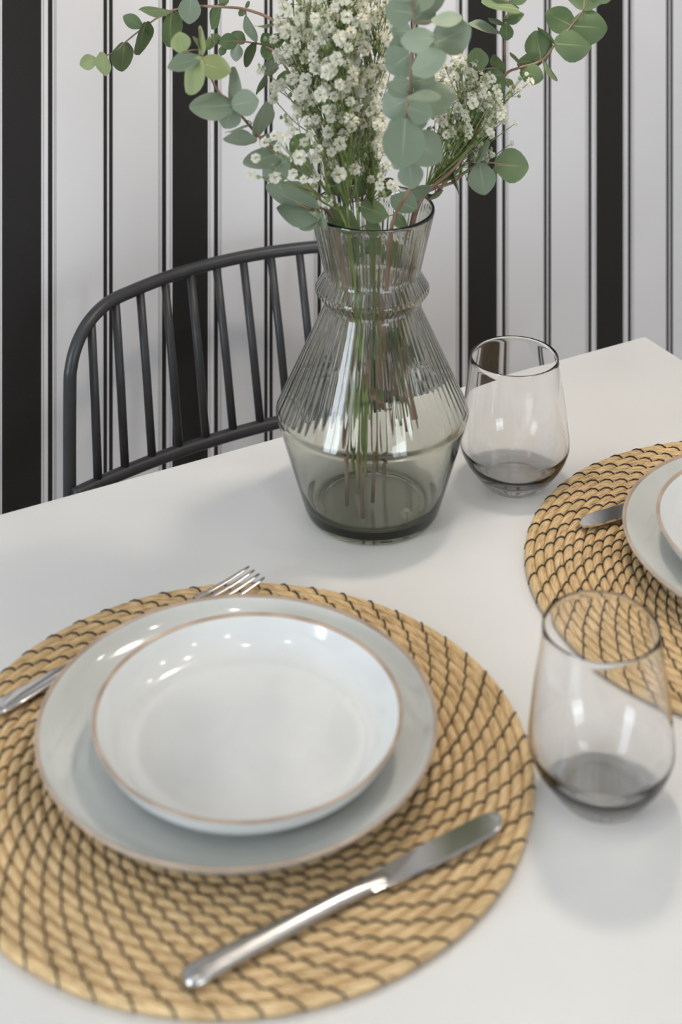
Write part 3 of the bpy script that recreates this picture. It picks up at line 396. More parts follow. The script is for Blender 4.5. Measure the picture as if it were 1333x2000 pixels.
  [(5.75,1.0,30.75,0.33),(8.67,4.2,33.94,0.4),(10.1,3.7,30.0,0.35),(7.38,2.0,32.9,0.42),(7.54,3.2,29.66,0.32),(6.31,3.9,30.92,0.34),(6.43,2.3,32.82,0.36),(10.16,1.4,31.54,0.35),(7.86,2.0,34.39,0.32),(8.91,4.5,28.74,0.39),(7.23,2.8,31.42,0.33),(7.97,1.0,32.41,0.36),(9.69,1.6,31.23,0.34),(8.52,1.5,31.88,0.37),(7.47,4.4,30.44,0.36),(8.14,3.3,31.22,0.34),(6.31,0.7,29.63,0.39),(6.49,2.3,32.05,0.34),(5.88,0.2,29.58,0.32),(9.08,1.0,33.27,0.4),(9.24,5.0,31.84,0.39),(7.4,0.8,31.08,0.32),(9.43,2.2,30.55,0.39),(10.08,0.4,32.59,0.32),(10.62,4.7,29.77,0.33),(5.6,2.1,30.78,0.37),(6.44,3.9,29.66,0.4),(7.42,2.0,32.14,0.37),(7.03,4.8,31.4,0.42),(7.13,4.7,28.52,0.32),(8.55,2.3,32.78,0.38),(10.07,4.4,30.39,0.35),(9.46,1.1,31.83,0.42),(7.99,4.9,29.94,0.36),(8.13,3.5,28.4,0.35),(8.84,1.8,31.34,0.39),(9.55,0.9,33.8,0.35),(5.89,5.0,28.53,0.37),(6.5,4.3,28.72,0.34),(5.79,1.5,31.52,0.42),(10.37,1.4,31.12,0.4),(6.92,2.1,29.52,0.39),(6.92,1.8,34.49,0.43),(5.18,1.5,33.69,0.36),(6.94,2.3,30.45,0.39),(7.9,2.0,33.01,0.31),(10.23,0.5,30.99,0.33),(9.57,3.7,31.47,0.41),(5.76,1.0,30.21,0.32),(9.18,1.5,30.09,0.36),(9.16,2.2,33.4,0.43),(6.4,2.2,34.07,0.33),(10.42,4.2,30.88,0.38),(7.71,0.6,29.44,0.33),(10.71,3.1,29.88,0.4),(7.97,1.6,34.1,0.42),(8.56,2.3,32.04,0.39),(8.67,4.5,31.36,0.43),(9.6,2.0,29.8,0.31),(6.1,3.5,30.58,0.36),(7.41,4.8,27.93,0.33),(8.02,0.3,32.05,0.42),(6.65,2.2,34.94,0.34),(5.91,0.6,33.64,0.31),(9.91,0.6,33.06,0.36),(6.17,4.7,31.85,0.35),(5.81,4.3,33.08,0.36),(8.85,3.1,28.72,0.34),(9.06,4.1,31.36,0.38),(6.05,1.4,31.13,0.33),(7.07,2.5,28.76,0.36),(6.9,1.0,31.46,0.37),(5.82,3.8,31.77,0.41),(10.01,4.8,29.05,0.34),(5.97,4.0,33.94,0.34),(6.96,4.5,33.77,0.34),(5.26,2.6,31.32,0.38),(8.07,4.1,29.35,0.42),(7.87,4.2,29.68,0.41),(8.8,4.3,33.27,0.37),(8.16,4.2,33.48,0.37),(9.35,0.2,29.83,0.31),(7.67,2.2,34.87,0.35),(7.41,1.9,34.23,0.38),(10.67,4.2,30.33,0.42),(7.58,4.2,31.34,0.4),(6.6,1.3,33.9,0.39),(7.63,0.7,29.9,0.38),(8.23,4.5,32.64,0.43),(8.21,1.9,34.87,0.4),(8.19,2.0,33.57,0.32),(7.26,1.4,34.75,0.38),(6.96,0.4,35.55,0.42),(7.49,0.4,30.75,0.37),(5.9,4.5,29.28,0.42),(5.37,1.5,30.37,0.42),(5.92,2.7,31.55,0.4),(6.63,1.1,32.07,0.32),(9.27,2.7,29.09,0.35),(8.86,1.0,32.55,0.32),(12.74,2,33.21,0.33),(11.75,2,32.75,0.37),(11.3,2,32.71,0.25),(12.45,2,33.86,0.16),(11.36,3,27.96,0.25),(11.69,3,29.58,0.21),(10.74,3,29.79,0.25)]),
 ("small low baby's-breath sprig above the right round leaves",
  [(8.42,2.5,27.68),(6.73,2,25.8),(4.21,1,23.3),(2.15,0.5,22.27)], (2.0,2.0),
  [(8.21,2.5,27.27,0.33),(8.5,2.5,27.76,0.33),(8.25,2.5,26.85,0.29),(9.45,2.5,27.27,0.37),(9.16,2.5,26.85,0.33),(9.78,2.5,27.18,0.21),(9.66,2.5,28.84,0.33),(9.04,2.5,29.13,0.33),(7.14,2,29.5,0.37),(6.32,2,29.09,0.33),(5.7,2,29.29,0.33),(5.88,1.5,30.08,0.33),(5.47,1.5,28.85,0.25)]),
]
# ================================================================ the room
def struct(name, boxes, mat):
    m = MB()
    for a, b in boxes: m.box(a, b)
    o = m.build(name, mat, None, False); o['kind'] = 'structure'
    return o
T = 0.12
struct('floor', [((RX0 - T, RY0 - T, -0.1), (RX1 + T, RY1 + T, 0.0))], MAT['floor'])
struct('ceiling', [((RX0 - T, RY0 - T, RZ), (RX1 + T, RY1 + T, RZ + 0.1))], MAT['ceiling'])
tag(struct('wall_back', [((RX0 - T, RY1, 0), (RX1 + T, RY1 + T, RZ))], MAT['wallpaper']), 'striped black and white wallpapered wall')
struct('wall_right', [((RX1, RY0, 0), (RX1 + T, RY1, RZ))], MAT['paint'])
def holed(name, axis, at, thick, lo, hi, h0, h1, z0, z1, mat):
    def bx(a, b, c, d):
        return ((at, a, c), (at + thick, b, d)) if axis == 'x' else ((a, at, c), (b, at + thick, d))
    return struct(name, [bx(lo, h0, 0, RZ), bx(h1, hi, 0, RZ), bx(h0, h1, 0, z0), bx(h0, h1, z1, RZ)], mat)
holed('wall_left', 'x', RX0 - T, T, RY0, RY1, 0.10, 1.00, 0.70, 2.20, MAT['paint'])
holed('wall_front', 'y', RY0 - T, T, RX0 - T, RX1 + T, 0.20, 1.30, 0.70, 2.20, MAT['paint'])
def window(name, axis, at, a0, a1, z0, z1, nbar):
    m = MB(); w = 0.05
    def bx(p, q, c, d):
        m.box((at, p, c), (at + 0.05, q, d)) if axis == 'x' else m.box((p, at, c), (q, at + 0.05, d))
    bx(a0, a0 + w, z0, z1); bx(a1 - w, a1, z0, z1); bx(a0, a1, z0, z0 + w); bx(a0, a1, z1 - w, z1)
    for k in range(1, nbar):
        c = a0 + (a1 - a0) * k / nbar; bx(c - w / 2, c + w / 2, z0 + w, z1 - w)
    o = m.build(name, MAT['white_metal'], None, False); o['kind'] = 'structure'
window('window_1', 'x', RX0 - 0.02, 0.10, 1.00, 0.70, 2.20, 2)
window('window_2', 'y', RY0 - 0.02, 0.20, 1.30, 0.70, 2.20, 2)
struct('baseboard_back', [((RX0, RY1 - 0.012, 0), (RX1, RY1, 0.09))], MAT['white_metal'])

# ---------------------------------------------------------------- lamps
def pendant(x, y, h, label):
    r = root('pendant_lamp', P(x, y, h), label, 'lamp')
    lathe('bulb', [(0, -4.0), (2.2, -3.5), (3.6, -2.0), (4.0, 0), (3.5, 2.2), (2.2, 4.0), (1.5, 6.0), (1.4, 7.0)], 16, MAT['bulb'], r)
    lathe('lamp_shade', [(14.0, -1.0), (13.2, 2.0), (9.0, 6.5), (2.5, 9.5), (2.0, 11), (1.8, 11), (2.3, 9.2), (8.8, 6.2), (13.0, 1.8), (13.8, -1.0)], 40, MAT['shade'], r, close=True)
    m = MB(); top = (RZ - 0.75) * 100 - h
    m.tube([(0, 0, 0.07), (0, 0, top / 100)], 0.003, 8); m.build('cord', MAT['shade'], r)
    lathe('ceiling_rose', [(0, top - 3), (4.5, top - 3), (5.0, top - 2.5), (5.0, top), (0, top)], 24, MAT['shade'], r)
pendant(84.5, 115, 73, 'black pendant lamp hanging over the table')
for i, (x, y, lab) in enumerate(((0.30, 0.55, 'ceiling downlight nearest the camera over the plate'), (1.25, 0.55, 'ceiling downlight right of the camera'),
                                 (0.30, -0.65, 'ceiling downlight behind the camera on the left'), (1.25, -0.65, 'ceiling downlight behind the camera on the right'),
                                 (2.1, 1.05, 'ceiling downlight over the right end of the wall'), (-0.65, 0.55, 'ceiling downlight left of the table towards the window'), (2.1, 0.1, 'ceiling downlight far to the right of the table'))):
    r = root('ceiling_downlight', (x, y, RZ), lab, 'lamp', group='recessed ceiling downlights')
    lathe('trim_ring', [(3.6, -0.25), (5.0, -0.6), (5.2, -0.25), (5.2, 0.0), (3.6, 0.0)], 28, MAT['white_metal'], r, close=True)
    lathe('lens', [(0, -0.25), (3.6, -0.2)], 12, MAT['down'], r)

# ================================================================ table
TX0, TX1, TY0, TY1 = 13.0, 104.9, 60.0, 131.24
tb = root('dining_table', (((TX0 + TX1) / 200), ((TY0 + TY1) / 200), 0), 'white rectangular dining table in front of the striped wall', 'table')
hx, hy = (TX1 - TX0) / 200, (TY1 - TY0) / 200
bm = bmesh.new(); bmesh.ops.create_cube(bm, size=1.0)
for v in bm.verts: v.co = Vector((v.co.x * 2 * hx, v.co.y * 2 * hy, 0.7375 + v.co.z * 0.025))
bmesh.ops.bevel(bm, geom=[e for e in bm.edges], offset=0.0018, segments=3, profile=0.5, affect='EDGES')
me = bpy.data.meshes.new('table_top'); bm.to_mesh(me); bm.free(); me.materials.append(MAT['table']); link('table_top', me, tb)
for sx in (-1, 1):
    for sy in (-1, 1):
        m = MB(); cx, cy = sx * (hx - 0.05), sy * (hy - 0.05)
        m.box((cx - 0.025, cy - 0.025, 0), (cx + 0.025, cy + 0.025, 0.725)); m.build('leg', MAT['white_metal'], tb, False)
m = MB()
m.box((-hx + 0.075, hy - 0.06, 0.655), (hx - 0.075, hy - 0.04, 0.725)); m.box((-hx + 0.075, -hy + 0.04, 0.655), (hx - 0.075, -hy + 0.06, 0.725))
m.box((hx - 0.06, -hy + 0.075, 0.655), (hx - 0.04, hy - 0.075, 0.725)); m.box((-hx + 0.04, -hy + 0.075, 0.655), (-hx + 0.06, hy - 0.075, 0.725))
m.build('apron', MAT['white_metal'], tb, False)

# ================================================================ chair
CX, ZT, ZB = 72.1, 5.0, -10.2
ch = root('dining_chair', P(CX, 130, -75), 'black tubular metal chair with spindle back behind the table', 'chair')
FX = 71.6
def C(x, y, z): return ((x - CX) / 100, (y - 130) / 100, (75 + z) / 100)
def ytop(x): return 155.7 - 0.0165 * (x - CX) ** 2
def ylow(x): return 151.6 - 0.0080 * (x - CX) ** 2
half = 18.5
def arc(s):   # the bent corner down to the side post
    return [C(FX + s * 13.0, ytop(FX + s * 13.0), ZT), C(FX + s * 14.7, ytop(FX + s * 14.7), ZT - 0.25), C(FX + s * 16.4, ytop(FX + s * 16.4), ZT - 1.05), C(FX + s * 17.6, ytop(FX + s * 17.6), ZT - 2.3),
            C(FX + s * 18.3, ytop(FX + s * 18.3), ZT - 4.0), C(FX + s * half, 149.7, ZT - 6.5), C(FX + s * half, 149.7, ZB - 4), C(FX + s * half, 149.2, -29)]
topc = [C(x, ytop(x), ZT) for x in [FX + d for d in (-11, -8, -5, -2.5, 0, 2.5, 5, 8, 11)]]
m = MB(); m.tube(spline(list(reversed(arc(-1))) + topc + arc(1), 6), 0.0061, 14); m.build('back_frame', MAT['black_metal'], ch)
m = MB(); m.tube(spline([C(FX + d, ylow(FX + d), ZB) for d in (-18.5, -16, -12, -8, -4, 0, 4, 8, 12, 16, 18.5)], 5), 0.0060, 12); m.build('lower_rail', MAT['black_metal'], ch)
for k in range(12):
    x = CX - 16.35 + 2.95 * k
    d = abs(x - CX); zt = ZT - (0.9 if d > 16 else 0.0)
    m = MB(); m.tube([C(x, ytop(x), zt), C(x, (ytop(x) + ylow(x)) / 2 - 0.15, (zt + ZB) / 2), C(x, ylow(x), ZB)], 0.0041, 10); m.build('spindle', MAT['black_metal'], ch)
m = MB(); m.tube(spline([C(CX - 19, 149, -29), C(CX - 20.5, 130, -29), C(CX - 20, 112, -29), C(CX - 15, 107.5, -29), C(CX, 106.5, -29), C(CX + 15, 107.5, -29), C(CX + 20, 112, -29), C(CX + 20.5, 130, -29), C(CX + 19, 149, -29), C(CX + 12, 150.3, -29), C(CX, 150.8, -29), C(CX - 12, 150.3, -29), C(CX - 18.7, 149.2, -29)], 6), 0.007, 10)
m.build('seat_frame', MAT['black_metal'], ch)
for k in range(11):
    x = CX - 16.5 + 3.3 * k
    m = MB(); m.tube([C(x, 108, -28.6), C(x, 128, -29.4), C(x, 150, -28.6)], 0.0042, 8); m.build('seat_bar', MAT['black_metal'], ch)
for sx in (-1, 1):
    m = MB(); m.tube([C(CX + sx * 19, 149.2, -29), C(CX + sx * 20.5, 153, -75)], 0.0075, 10); m.build('leg', MAT['black_metal'], ch)
    m = MB(); m.tube([C(CX + sx * 19.3, 112, -29), C(CX + sx * 20.5, 109, -75)], 0.0075, 10); m.build('leg', MAT['black_metal'], ch)

# ================================================================ woven placemats
PITCH, RM = 0.72, 18.45
NR = 25
def count(r): return 52 if r > 8.0 else (26 if r > 3.6 else 10)
SWIRL = 0.95                                            # cm of sideways shift of the stitches for each coil
rings = []
ph = 0.0
for k in range(NR):
    r = RM - PITCH * 0.5 - PITCH * k
    rings.append((r, count(r), ph)); ph -= SWIRL / max(r, 1.0)
def coil_mesh(r, n, ph, k):
    sub = 9
    N = n * sub; cs = 10; vs = []; fs = []; uv = []
    rnd = random.Random(k); amp = [rnd.uniform(0.85, 1.12) for _ in range(n)]; off = [rnd.uniform(-0.03, 0.03) for _ in range(n)]
    L = 2 * math.pi * r
    for i in range(N + 1):
        ii = i % N
        a = 2 * math.pi * ii / N
        for j in range(cs):
            b = 2 * math.pi * j / cs
            side = math.cos(b)                          # +1 outer side, -1 inner side
            # stitches slant across the coil: phase of the bulge follows the slant
            s = (a - ph) / (2 * math.pi) * n + (0.5 * (1 - side)) * (SWIRL / max(r, 1.0)) / (2 * math.pi) * n
            q = s - math.floor(s); g = int(math.floor(s)) % n
            bulge = math.sin(math.pi * q) ** 0.55
            wob = off[g] * bulge
            rr = (PITCH * 0.5) * (0.95 + 0.09 * bulge * amp[g]); hz = 0.33 * (0.80 + 0.24 * bulge * amp[g])
            x = r + side * rr + wob; z = 0.34 + math.sin(b) * hz
            vs.append((x * math.cos(a) / 100, x * math.sin(a) / 100, max(z, 0.0) / 100))
            # the grass blades run along the coil, a little askew
            uv.append((L * i / N * 0.7 + g * 3.7, j / cs * 20.0 + q * 5.0 + k * 13.0))
    for i in range(N):
        for j in range(cs):
            j2 = (j + 1) % cs
            fs.append((i * cs + j, (i + 1) * cs + j, (i + 1) * cs + j2, i * cs + j2))
    return vs, fs, uv
def stitch_geo(r, a0, jit):
    m = MB(); pts = []
    d = -SWIRL / max(r, 1.0)
    for t, zz, rr in ((0.0, 0.22, 0.40), (0.12, 0.50, 0.33), (0.35, 0.66, 0.15), (0.65, 0.675, -0.13), (0.88, 0.52, -0.32), (1.0, 0.24, -0.40)):
        a = a0 + d * (t + 0.10 * math.sin(t * math.pi)) + jit * math.sin(t * math.pi)
        x = r + rr * PITCH / 0.72
        pts.append((x * math.cos(a) / 100, x * math.sin(a) / 100, zz / 100))
    m.tube(pts, [0.0004, 0.00055, 0.00060, 0.00060, 0.00055, 0.0004], 5)
    return m
coil_meshes = None
def view_depth(x, y): return x * math.sin(TH) + y * math.cos(TH)
def view_u(x, y):
    return 666.5 + 3340 * (x * math.cos(TH) - y * math.sin(TH)) / view_depth(x, y)
def placemat(x, y, rot, label):
    global coil_meshes
    r0 = root('woven_placemat', P(x, y, 0), label, 'placemat', rot, 'round woven seagrass placemats')
    if coil_meshes is None:
        coil_meshes = []
        for k, (r, n, ph) in enumerate(rings):
            vs, fs, uv = coil_mesh(r, n, ph, k)
            o = mk('straw_coil', vs, fs, MAT['straw'], r0, True, uv); coil_meshes.append(o.data)
        cm = MB(); cm.tube([(0, 0, 0.0005), (0, 0, 0.003), (0, 0, 0.0062)], [0.0035, 0.004, 0.002], 10); cm.build('centre_knot', MAT['straw'], r0)
    else:
        for me in coil_meshes: link('straw_coil', me, r0)
        cm = MB(); cm.tube([(0, 0, 0.0005), (0, 0, 0.003), (0, 0, 0.0062)], [0.0035, 0.004, 0.002], 10); cm.build('centre_knot', MAT['straw'], r0)
    rnd = random.Random(3); cand = []
    for k, (r, n, ph) in enumerate(rings):
        for i in range(n):
            a = ph + 2 * math.pi * i / n; jit = rnd.uniform(-0.006, 0.006)
            wx = x + r * math.cos(a + rot); wy = y + r * math.sin(a + rot)
            u = view_u(wx, wy); dep = view_depth(wx, wy)
            v = -872.1 + 3340 * 75.0 / dep
            seen = 0 < u < 1333 and v < 2000 and (math.hypot(wx - x, wy - y) > 11.3)
            cand.append((0 if seen else 1, dep, r, a, jit))
    cand.sort(key=lambda c: (c[0], c[1]))
    rest = MB()
    for q, (s, dep, r, a, jit) in enumerate(cand):
        g = stitch_geo(r, a, jit)
        if q < 300: g.build('stitch', MAT['thread'], r0)
        else: rest.add(g.v, g.f)
    tag(rest.build('stitching', MAT['thread'], r0), kind='stuff')
placemat(45.14, 96.58, 0.0, 'near round woven seagrass placemat with dark stitching, under the near plates')
placemat(88.77, 95.87, 0.55, 'far round woven seagrass placemat with dark stitching, cut off by the right edge')
MZ = 0.70

# ================================================================ plates
def plate(x, y, z, prof, irim, matb, label, name, n=128):
    r = root(name, P(x, y, z), label, 'plate')
    a, b = irim
    lathe('dish', prof, n, matb, r, skip=set(range(a, b)))
    lathe('brown_rim', prof[a:b + 1], n, MAT['rim'], r)
def prof_big():
    out = fillet([(0, 0.30), (6.4, 0.30), (6.7, 0.0), (7.4, 0.0), (7.8, 0.38), (10.4, 0.78), (11.8, 1.45), (12.46, 2.10)], 0.5, 4)
    out[-1] = Vector((12.51, 2.22))
    rim = [Vector(p) for p in ((12.53, 2.25), (12.53, 2.31), (12.48, 2.36), (12.39, 2.37), (12.29, 2.31))]
    inn = fillet([(12.24, 2.26), (11.5, 1.58), (10.4, 1.10), (9.3, 0.80), (7.0, 0.72), (0, 0.70)], 1.0, 4)
    return out + rim + inn, (len(out) - 1, len(out) + len(rim))
def prof_small():
    out = fillet([(0, 0.25), (4.9, 0.25), (5.1, 0.0), (5.7, 0.0), (6.0, 0.32), (7.9, 0.62), (9.0, 1.35), (9.55, 2.25)], 0.5, 4)
    out[-1] = Vector((9.60, 2.42))
    rim = [Vector(p) for p in ((9.63, 2.46), (9.63, 2.52), (9.58, 2.57), (9.49, 2.58), (9.39, 2.51))]
    inn = fillet([(9.34, 2.44), (8.75, 1.50), (8.05, 0.92), (7.2, 0.68), (5.0, 0.60), (0, 0.58)], 0.8, 4)
    return out + rim + inn, (len(out) - 1, len(out) + len(rim))
pb, ib = prof_big(); ps, is_ = prof_small()
plate(45.4, 97.0, MZ, pb, ib, MAT['glaze_big'], 'large pale glazed dinner plate with brown rim on the near placemat', 'dinner_plate')
plate(45.7, 96.1, MZ + 0.72, ps, is_, MAT['glaze_small'], 'small white side plate stacked on the near dinner plate', 'side_plate')
plate(90.2, 95.5, MZ, pb, ib, MAT['glaze_big'], 'large pale glazed dinner plate at the right edge on the far placemat', 'dinner_plate')
plate(89.7, 95.5, MZ + 0.72, ps, is_, MAT['glaze_small'], 'small white side plate stacked on the far dinner plate', 'side_plate')

# ================================================================ cutlery
def loft(name, secs, mat, parent, n=14):
    """secs: (x, z, half width, half thickness[, y offset]) in cm along +x."""
    vs = []; fs = []
    for s in secs:
        x, z, w, t = s[:4]; yo = s[4] if len(s) > 4 else 0.0
        for k in range(n):
            a = 2 * math.pi * k / n
            vs.append((x / 100, (yo + w * math.cos(a)) / 100, (z + t * math.sin(a)) / 100))
    for i in range(len(secs) - 1):
        for k in range(n):
            k2 = (k + 1) % n
            fs.append((i * n + k, i * n + k2, (i + 1) * n + k2, (i + 1) * n + k))
    fs.append(tuple(reversed(range(n)))); b = (len(secs) - 1) * n; fs.append(tuple(b + k for k in range(n)))
    vs = [(v[0], v[1], v[2]) for v in vs]
    # loft direction runs along +x with y to the left: turn the faces outwards
    fs = [tuple(reversed(f)) for f in fs]
    return mk(name, vs, fs, mat, parent)
def knife(x, y, z, rot, label):
    r = root('table_knife', P(x, y, z), label, 'knife', rot)
    loft('handle', [(0, .36, .10, .06), (.05, .37, .34, .18), (.2, .40, .60, .29), (.5, .42, .74, .36), (1.0, .43, .77, .38), (2.0, .43, .74, .37), (4, .43, .67, .36), (7, .42, .60, .34), (9.5, .41, .54, .31), (10.8, .40, .51, .26), (11.8, .40, .50, .18), (12.6, .40, .50, .11), (13.2, .40, .46, .06)], MAT['steel_dark'], r, 18)
    m = MB(); top = []; N = 16
    # blade: straight back on the left, curved edge on the right, rounded tip
    prof = []
    for i in range(N + 1):
        t = i / N; xx = 11.3 + 9.9 * t
        wl = 0.50 + 0.16 * min(1, t * 3); wr = 0.50 + 0.50 * math.sin(min(1, t * 1.6) * math.pi / 2)
        if t > 0.80:
            q = (t - 0.80) / 0.20; wr *= math.sqrt(max(0.02, 1 - q ** 2.4)) ; wl *= math.sqrt(max(0.35, 1 - 0.7 * q ** 3))
        prof.append((xx, wl, -wr))
    vs = []
    for xx, l, rr in prof:
        zc = 0.40
        vs += [(xx / 100, l / 100, (zc + .08) / 100), (xx / 100, (l * .1 + rr * .9) / 100, (zc + .06) / 100), (xx / 100, rr / 100, zc / 100), (xx / 100, (l * .1 + rr * .9) / 100, (zc - .06) / 100), (xx / 100, l / 100, (zc - .08) / 100)]
    fs = []
    for i in range(N):
        for k in range(5):
            a = i * 5 + k; b = i * 5 + (k + 1) % 5
            fs.append((a, a + 5, b + 5, b))
    fs.append((0, 1, 2, 3, 4)); fs.append(tuple(N * 5 + k for k in (4, 3, 2, 1, 0)))
    mk('blade', vs, fs, MAT['steel'], r, False)
def fork(x, y, z, rot, label):
    r = root('table_fork', P(x, y, z), label, 'fork', rot)
    loft('handle', [(0, .22, .12, .06), (.06, .24, .4, .14), (.3, .26, .62, .18), (.9, .30, .74, .20), (2, .36, .72, .20), (4.5, .50, .58, .19), (7.5, .62, .44, .19), (10.5, .66, .36, .19), (12.6, .58, .34, .17), (13.6, .50, .42, .13)], MAT['steel'], r, 16)
    hd = loft('head', [(13.4, .52, .40, .14), (14.2, .44, .66, .10), (15.0, .36, .94, .08), (15.9, .30, 1.12, .07), (16.7, .28, 1.18, .065), (17.1, .28, 1.18, .06)], MAT['steel'], r, 16)
    for k in range(4):
        yo = -0.96 + 0.64 * k
        loft('tine', [(16.9, .28, .24, .07, yo), (18.2, .30, .22, .08, yo * 0.99), (19.8, .40, .20, .08, yo * 0.97), (21.2, .58, .16, .07, yo * 0.95), (21.75, .68, .08, .03, yo * 0.94)], MAT['steel_dark'], hd, 8)
knife(35.5, 82.5, MZ - 0.06, math.atan2(84.3 - 82.5, 21.1), 'steel table knife lying across the front of the near placemat')
knife(100.2, 105.8, MZ - 0.06, math.pi - math.atan2(0.9, 21.2), 'steel table knife tucked under the rim of the far plate')
fork(33.0, 107.7, MZ + 0.02, math.atan2(4.8, 21.1), 'steel fork lying behind the near plate, tines towards the vase')

# ================================================================ tumblers
def tumbler(x, y, label):
    r = root('glass_tumbler', P(x, y, 0.005), label, 'glass', group='smoked glass tumblers')
    o = [(2.35, 0.02), (2.62, 0.22), (3.35, 1.05), (4.05, 2.05), (4.40, 2.90), (4.45, 3.45), (4.36, 4.5), (4.12, 6.5), (3.85, 8.4), (3.58, 10.25)]
    outer = [p for p in spline([Vector((a, b, 0)) for a, b in o], 5)]
    rim = [(3.56, 10.34), (3.525, 10.38), (3.485, 10.36), (3.465, 10.29)]
    i = [(3.455, 10.20), (3.735, 8.4), (4.00, 6.5), (4.23, 4.5), (4.31, 3.45), (4.24, 2.98), (3.84, 2.15), (3.10, 1.35), (2.55, 1.03), (2.30, 0.97), (1.6, 0.95), (0.8, 0.95)]
    inner = [p for p in spline([Vector((a, b, 0)) for a, b in i], 5)]
    prof = [(0, 0.02), (2.0, 0.02), (2.15, 0.0)] + [(p.x, p.y) for p in outer] + rim + [(p.x, p.y) for p in inner] + [(0, 0.95)]
    lathe('glass_body', prof, 128, MAT['tumbler'], r)
tumbler(63.75, 83.96, 'smoked glass tumbler at the lower right, nearest the viewer, beside the near placemat')
tumbler(79.0, 115.6, 'smoked glass tumbler standing right of the vase')

# ================================================================ vase
VX, VY = 66.9, 117.8
vs_ = root('glass_vase', P(VX, VY, 0.005), 'smoky green ribbed glass vase with a collar, holding the bouquet', 'vase')
NF = 62
def flute(r, z, a, amp): return amp * (0.5 - 0.5 * math.cos(a * NF))
outer = fillet([(0, 0.35), (3.9, 0.35), (4.4, 0.0), (5.0, 0.0), (5.35, 0.45), (7.68, 7.95), (3.66, 16.45), (4.62, 17.55), (3.80, 18.85), (4.98, 23.80), (4.93, 24.0), (4.75, 24.0), (4.67, 23.8), (3.52, 18.95), (4.30, 17.55), (3.38, 16.55), (7.28, 8.15), (7.32, 7.75), (5.20, 1.35), (4.3, 0.92), (0, 0.82)],
               [0, .1, .3, .25, .5, .22, .28, .32, .28, .12, .08, .08, .3, .35, .3, .35, .2, .3, .6, .5, 0], 5)
prof = []
seen_rim = False
for p in outer:
    if p.y > 23.95: seen_rim = True
    amp = 0.0
    if seen_rim and 8.1 < p.y < 23.6: amp = -0.032 * min(1.0, (p.y - 8.1) / 0.5, (23.6 - p.y) / 0.5)
    prof.append((p.x, p.y, amp))
# resample the long straight runs so that the fluting fades in smoothly
dense = []
for i in range(len(prof) - 1):
    a, b = prof[i], prof[i + 1]
    L = math.hypot(a[0] - b[0], a[1] - b[1]); k = max(1, int(L / 0.9))
    for j in range(k):
        t = j / k; z = a[1] + (b[1] - a[1]) * t
        am = a[2] + (b[2] - a[2]) * t
        dense.append((a[0] + (b[0] - a[0]) * t, z, am))
dense.append(prof[-1])
rimi = max(range(len(dense)), key=lambda q: dense[q][1])
dense = [(r, z, (-0.032 * max(0.0, min(1.0, (z - 8.1) / 0.6, (23.5 - z) / 0.5)) if q > rimi else 0.0)) for q, (r, z, am) in enumerate(dense)]
lathe('glass_body', dense, NF * 6, MAT['vase'], vs_, flute=flute)

# ================================================================ bouquet
RIGHT = Vector((math.cos(TH), -math.sin(TH), 0)); AWAY = Vector((math.sin(TH), math.cos(TH), 0)); UP = Vector((0, 0, 1))
def Q(a, d, z):                      # cm: right of, behind and above the vase's foot
    return (RIGHT * a + AWAY * d + UP * z) / 100
VB = P(VX, VY, 0)
EYE = Vector((0, 0, 0.75 + 0.757)) - VB
def leaf_mesh(seed):
    rnd = random.Random(seed); vs = []; fs = []; NA, NB = 9, 6
    cup = rnd.uniform(0.05, 0.22); bend = rnd.uniform(-0.22, 0.12); wav = rnd.uniform(0, 6)
    pts = [0.0, 0.05, 0.14, 0.27, 0.42, 0.58, 0.74, 0.88, 0.965, 1.0]
    for i, t in enumerate(pts):
        h = 0.5 * max(0.03, math.sin(math.pi * min(1, max(0.0, t)) ** 0.92)) ** 0.62 if 0 < t < 1 else (0.06 if t == 0 else 0.03)
        for j in range(NB + 1):
            s = -1 + 2 * j / NB; x = h * s
            z = cup * x * x * 2 + bend * (t - 0.5) ** 2 + 0.02 * math.sin(wav + t * 7 + s * 2)
            vs.append((x, t + (0.05 * abs(s) * (1 if t < 0.1 else 0)) * -1, z))
    for i in range(len(pts) - 1):
        for j in range(NB):
            a = i * (NB + 1) + j; fs.append((a, a + 1, a + NB + 2, a + NB + 1))
    me = bpy.data.meshes.new('leaf'); me.from_pydata(vs, [], fs); me.polygons.foreach_set('use_smooth', [True] * len(me.polygons)); me.update()
    return me
LEAVES = {}
for c in 'gsly':
    for k in range(4):
        me = leaf_mesh(k); me.materials.append(MAT['leaf_' + c]); LEAVES[c, k] = me
rndl = random.Random(21)
def in_vase(foot, mouth):
    """stem from the mouth of the vase down to its floor, kept inside the narrow neck."""
    mo = Vector(mouth)
    def lim(a, d, r):
        h = math.hypot(a, d); k = min(1.0, r / h) if h else 1.0
        return a * k, d * k
    a1, d1 = lim(mo.x, mo.y, 3.9); a2, d2 = lim(mo.x * 0.7 + foot[0] * 0.25, mo.y * 0.7 + foot[1] * 0.25, 2.7)
    f = lim(foot[0], foot[1], 3.8)
    return [(a1, d1, 24.0), (a2, d2, 18.2), (a2 * 0.5 + f[0] * 0.4, a2 * 0.0 + d2 * 0.5 + f[1] * 0.4, 11.0), (f[0], f[1], 1.35)]
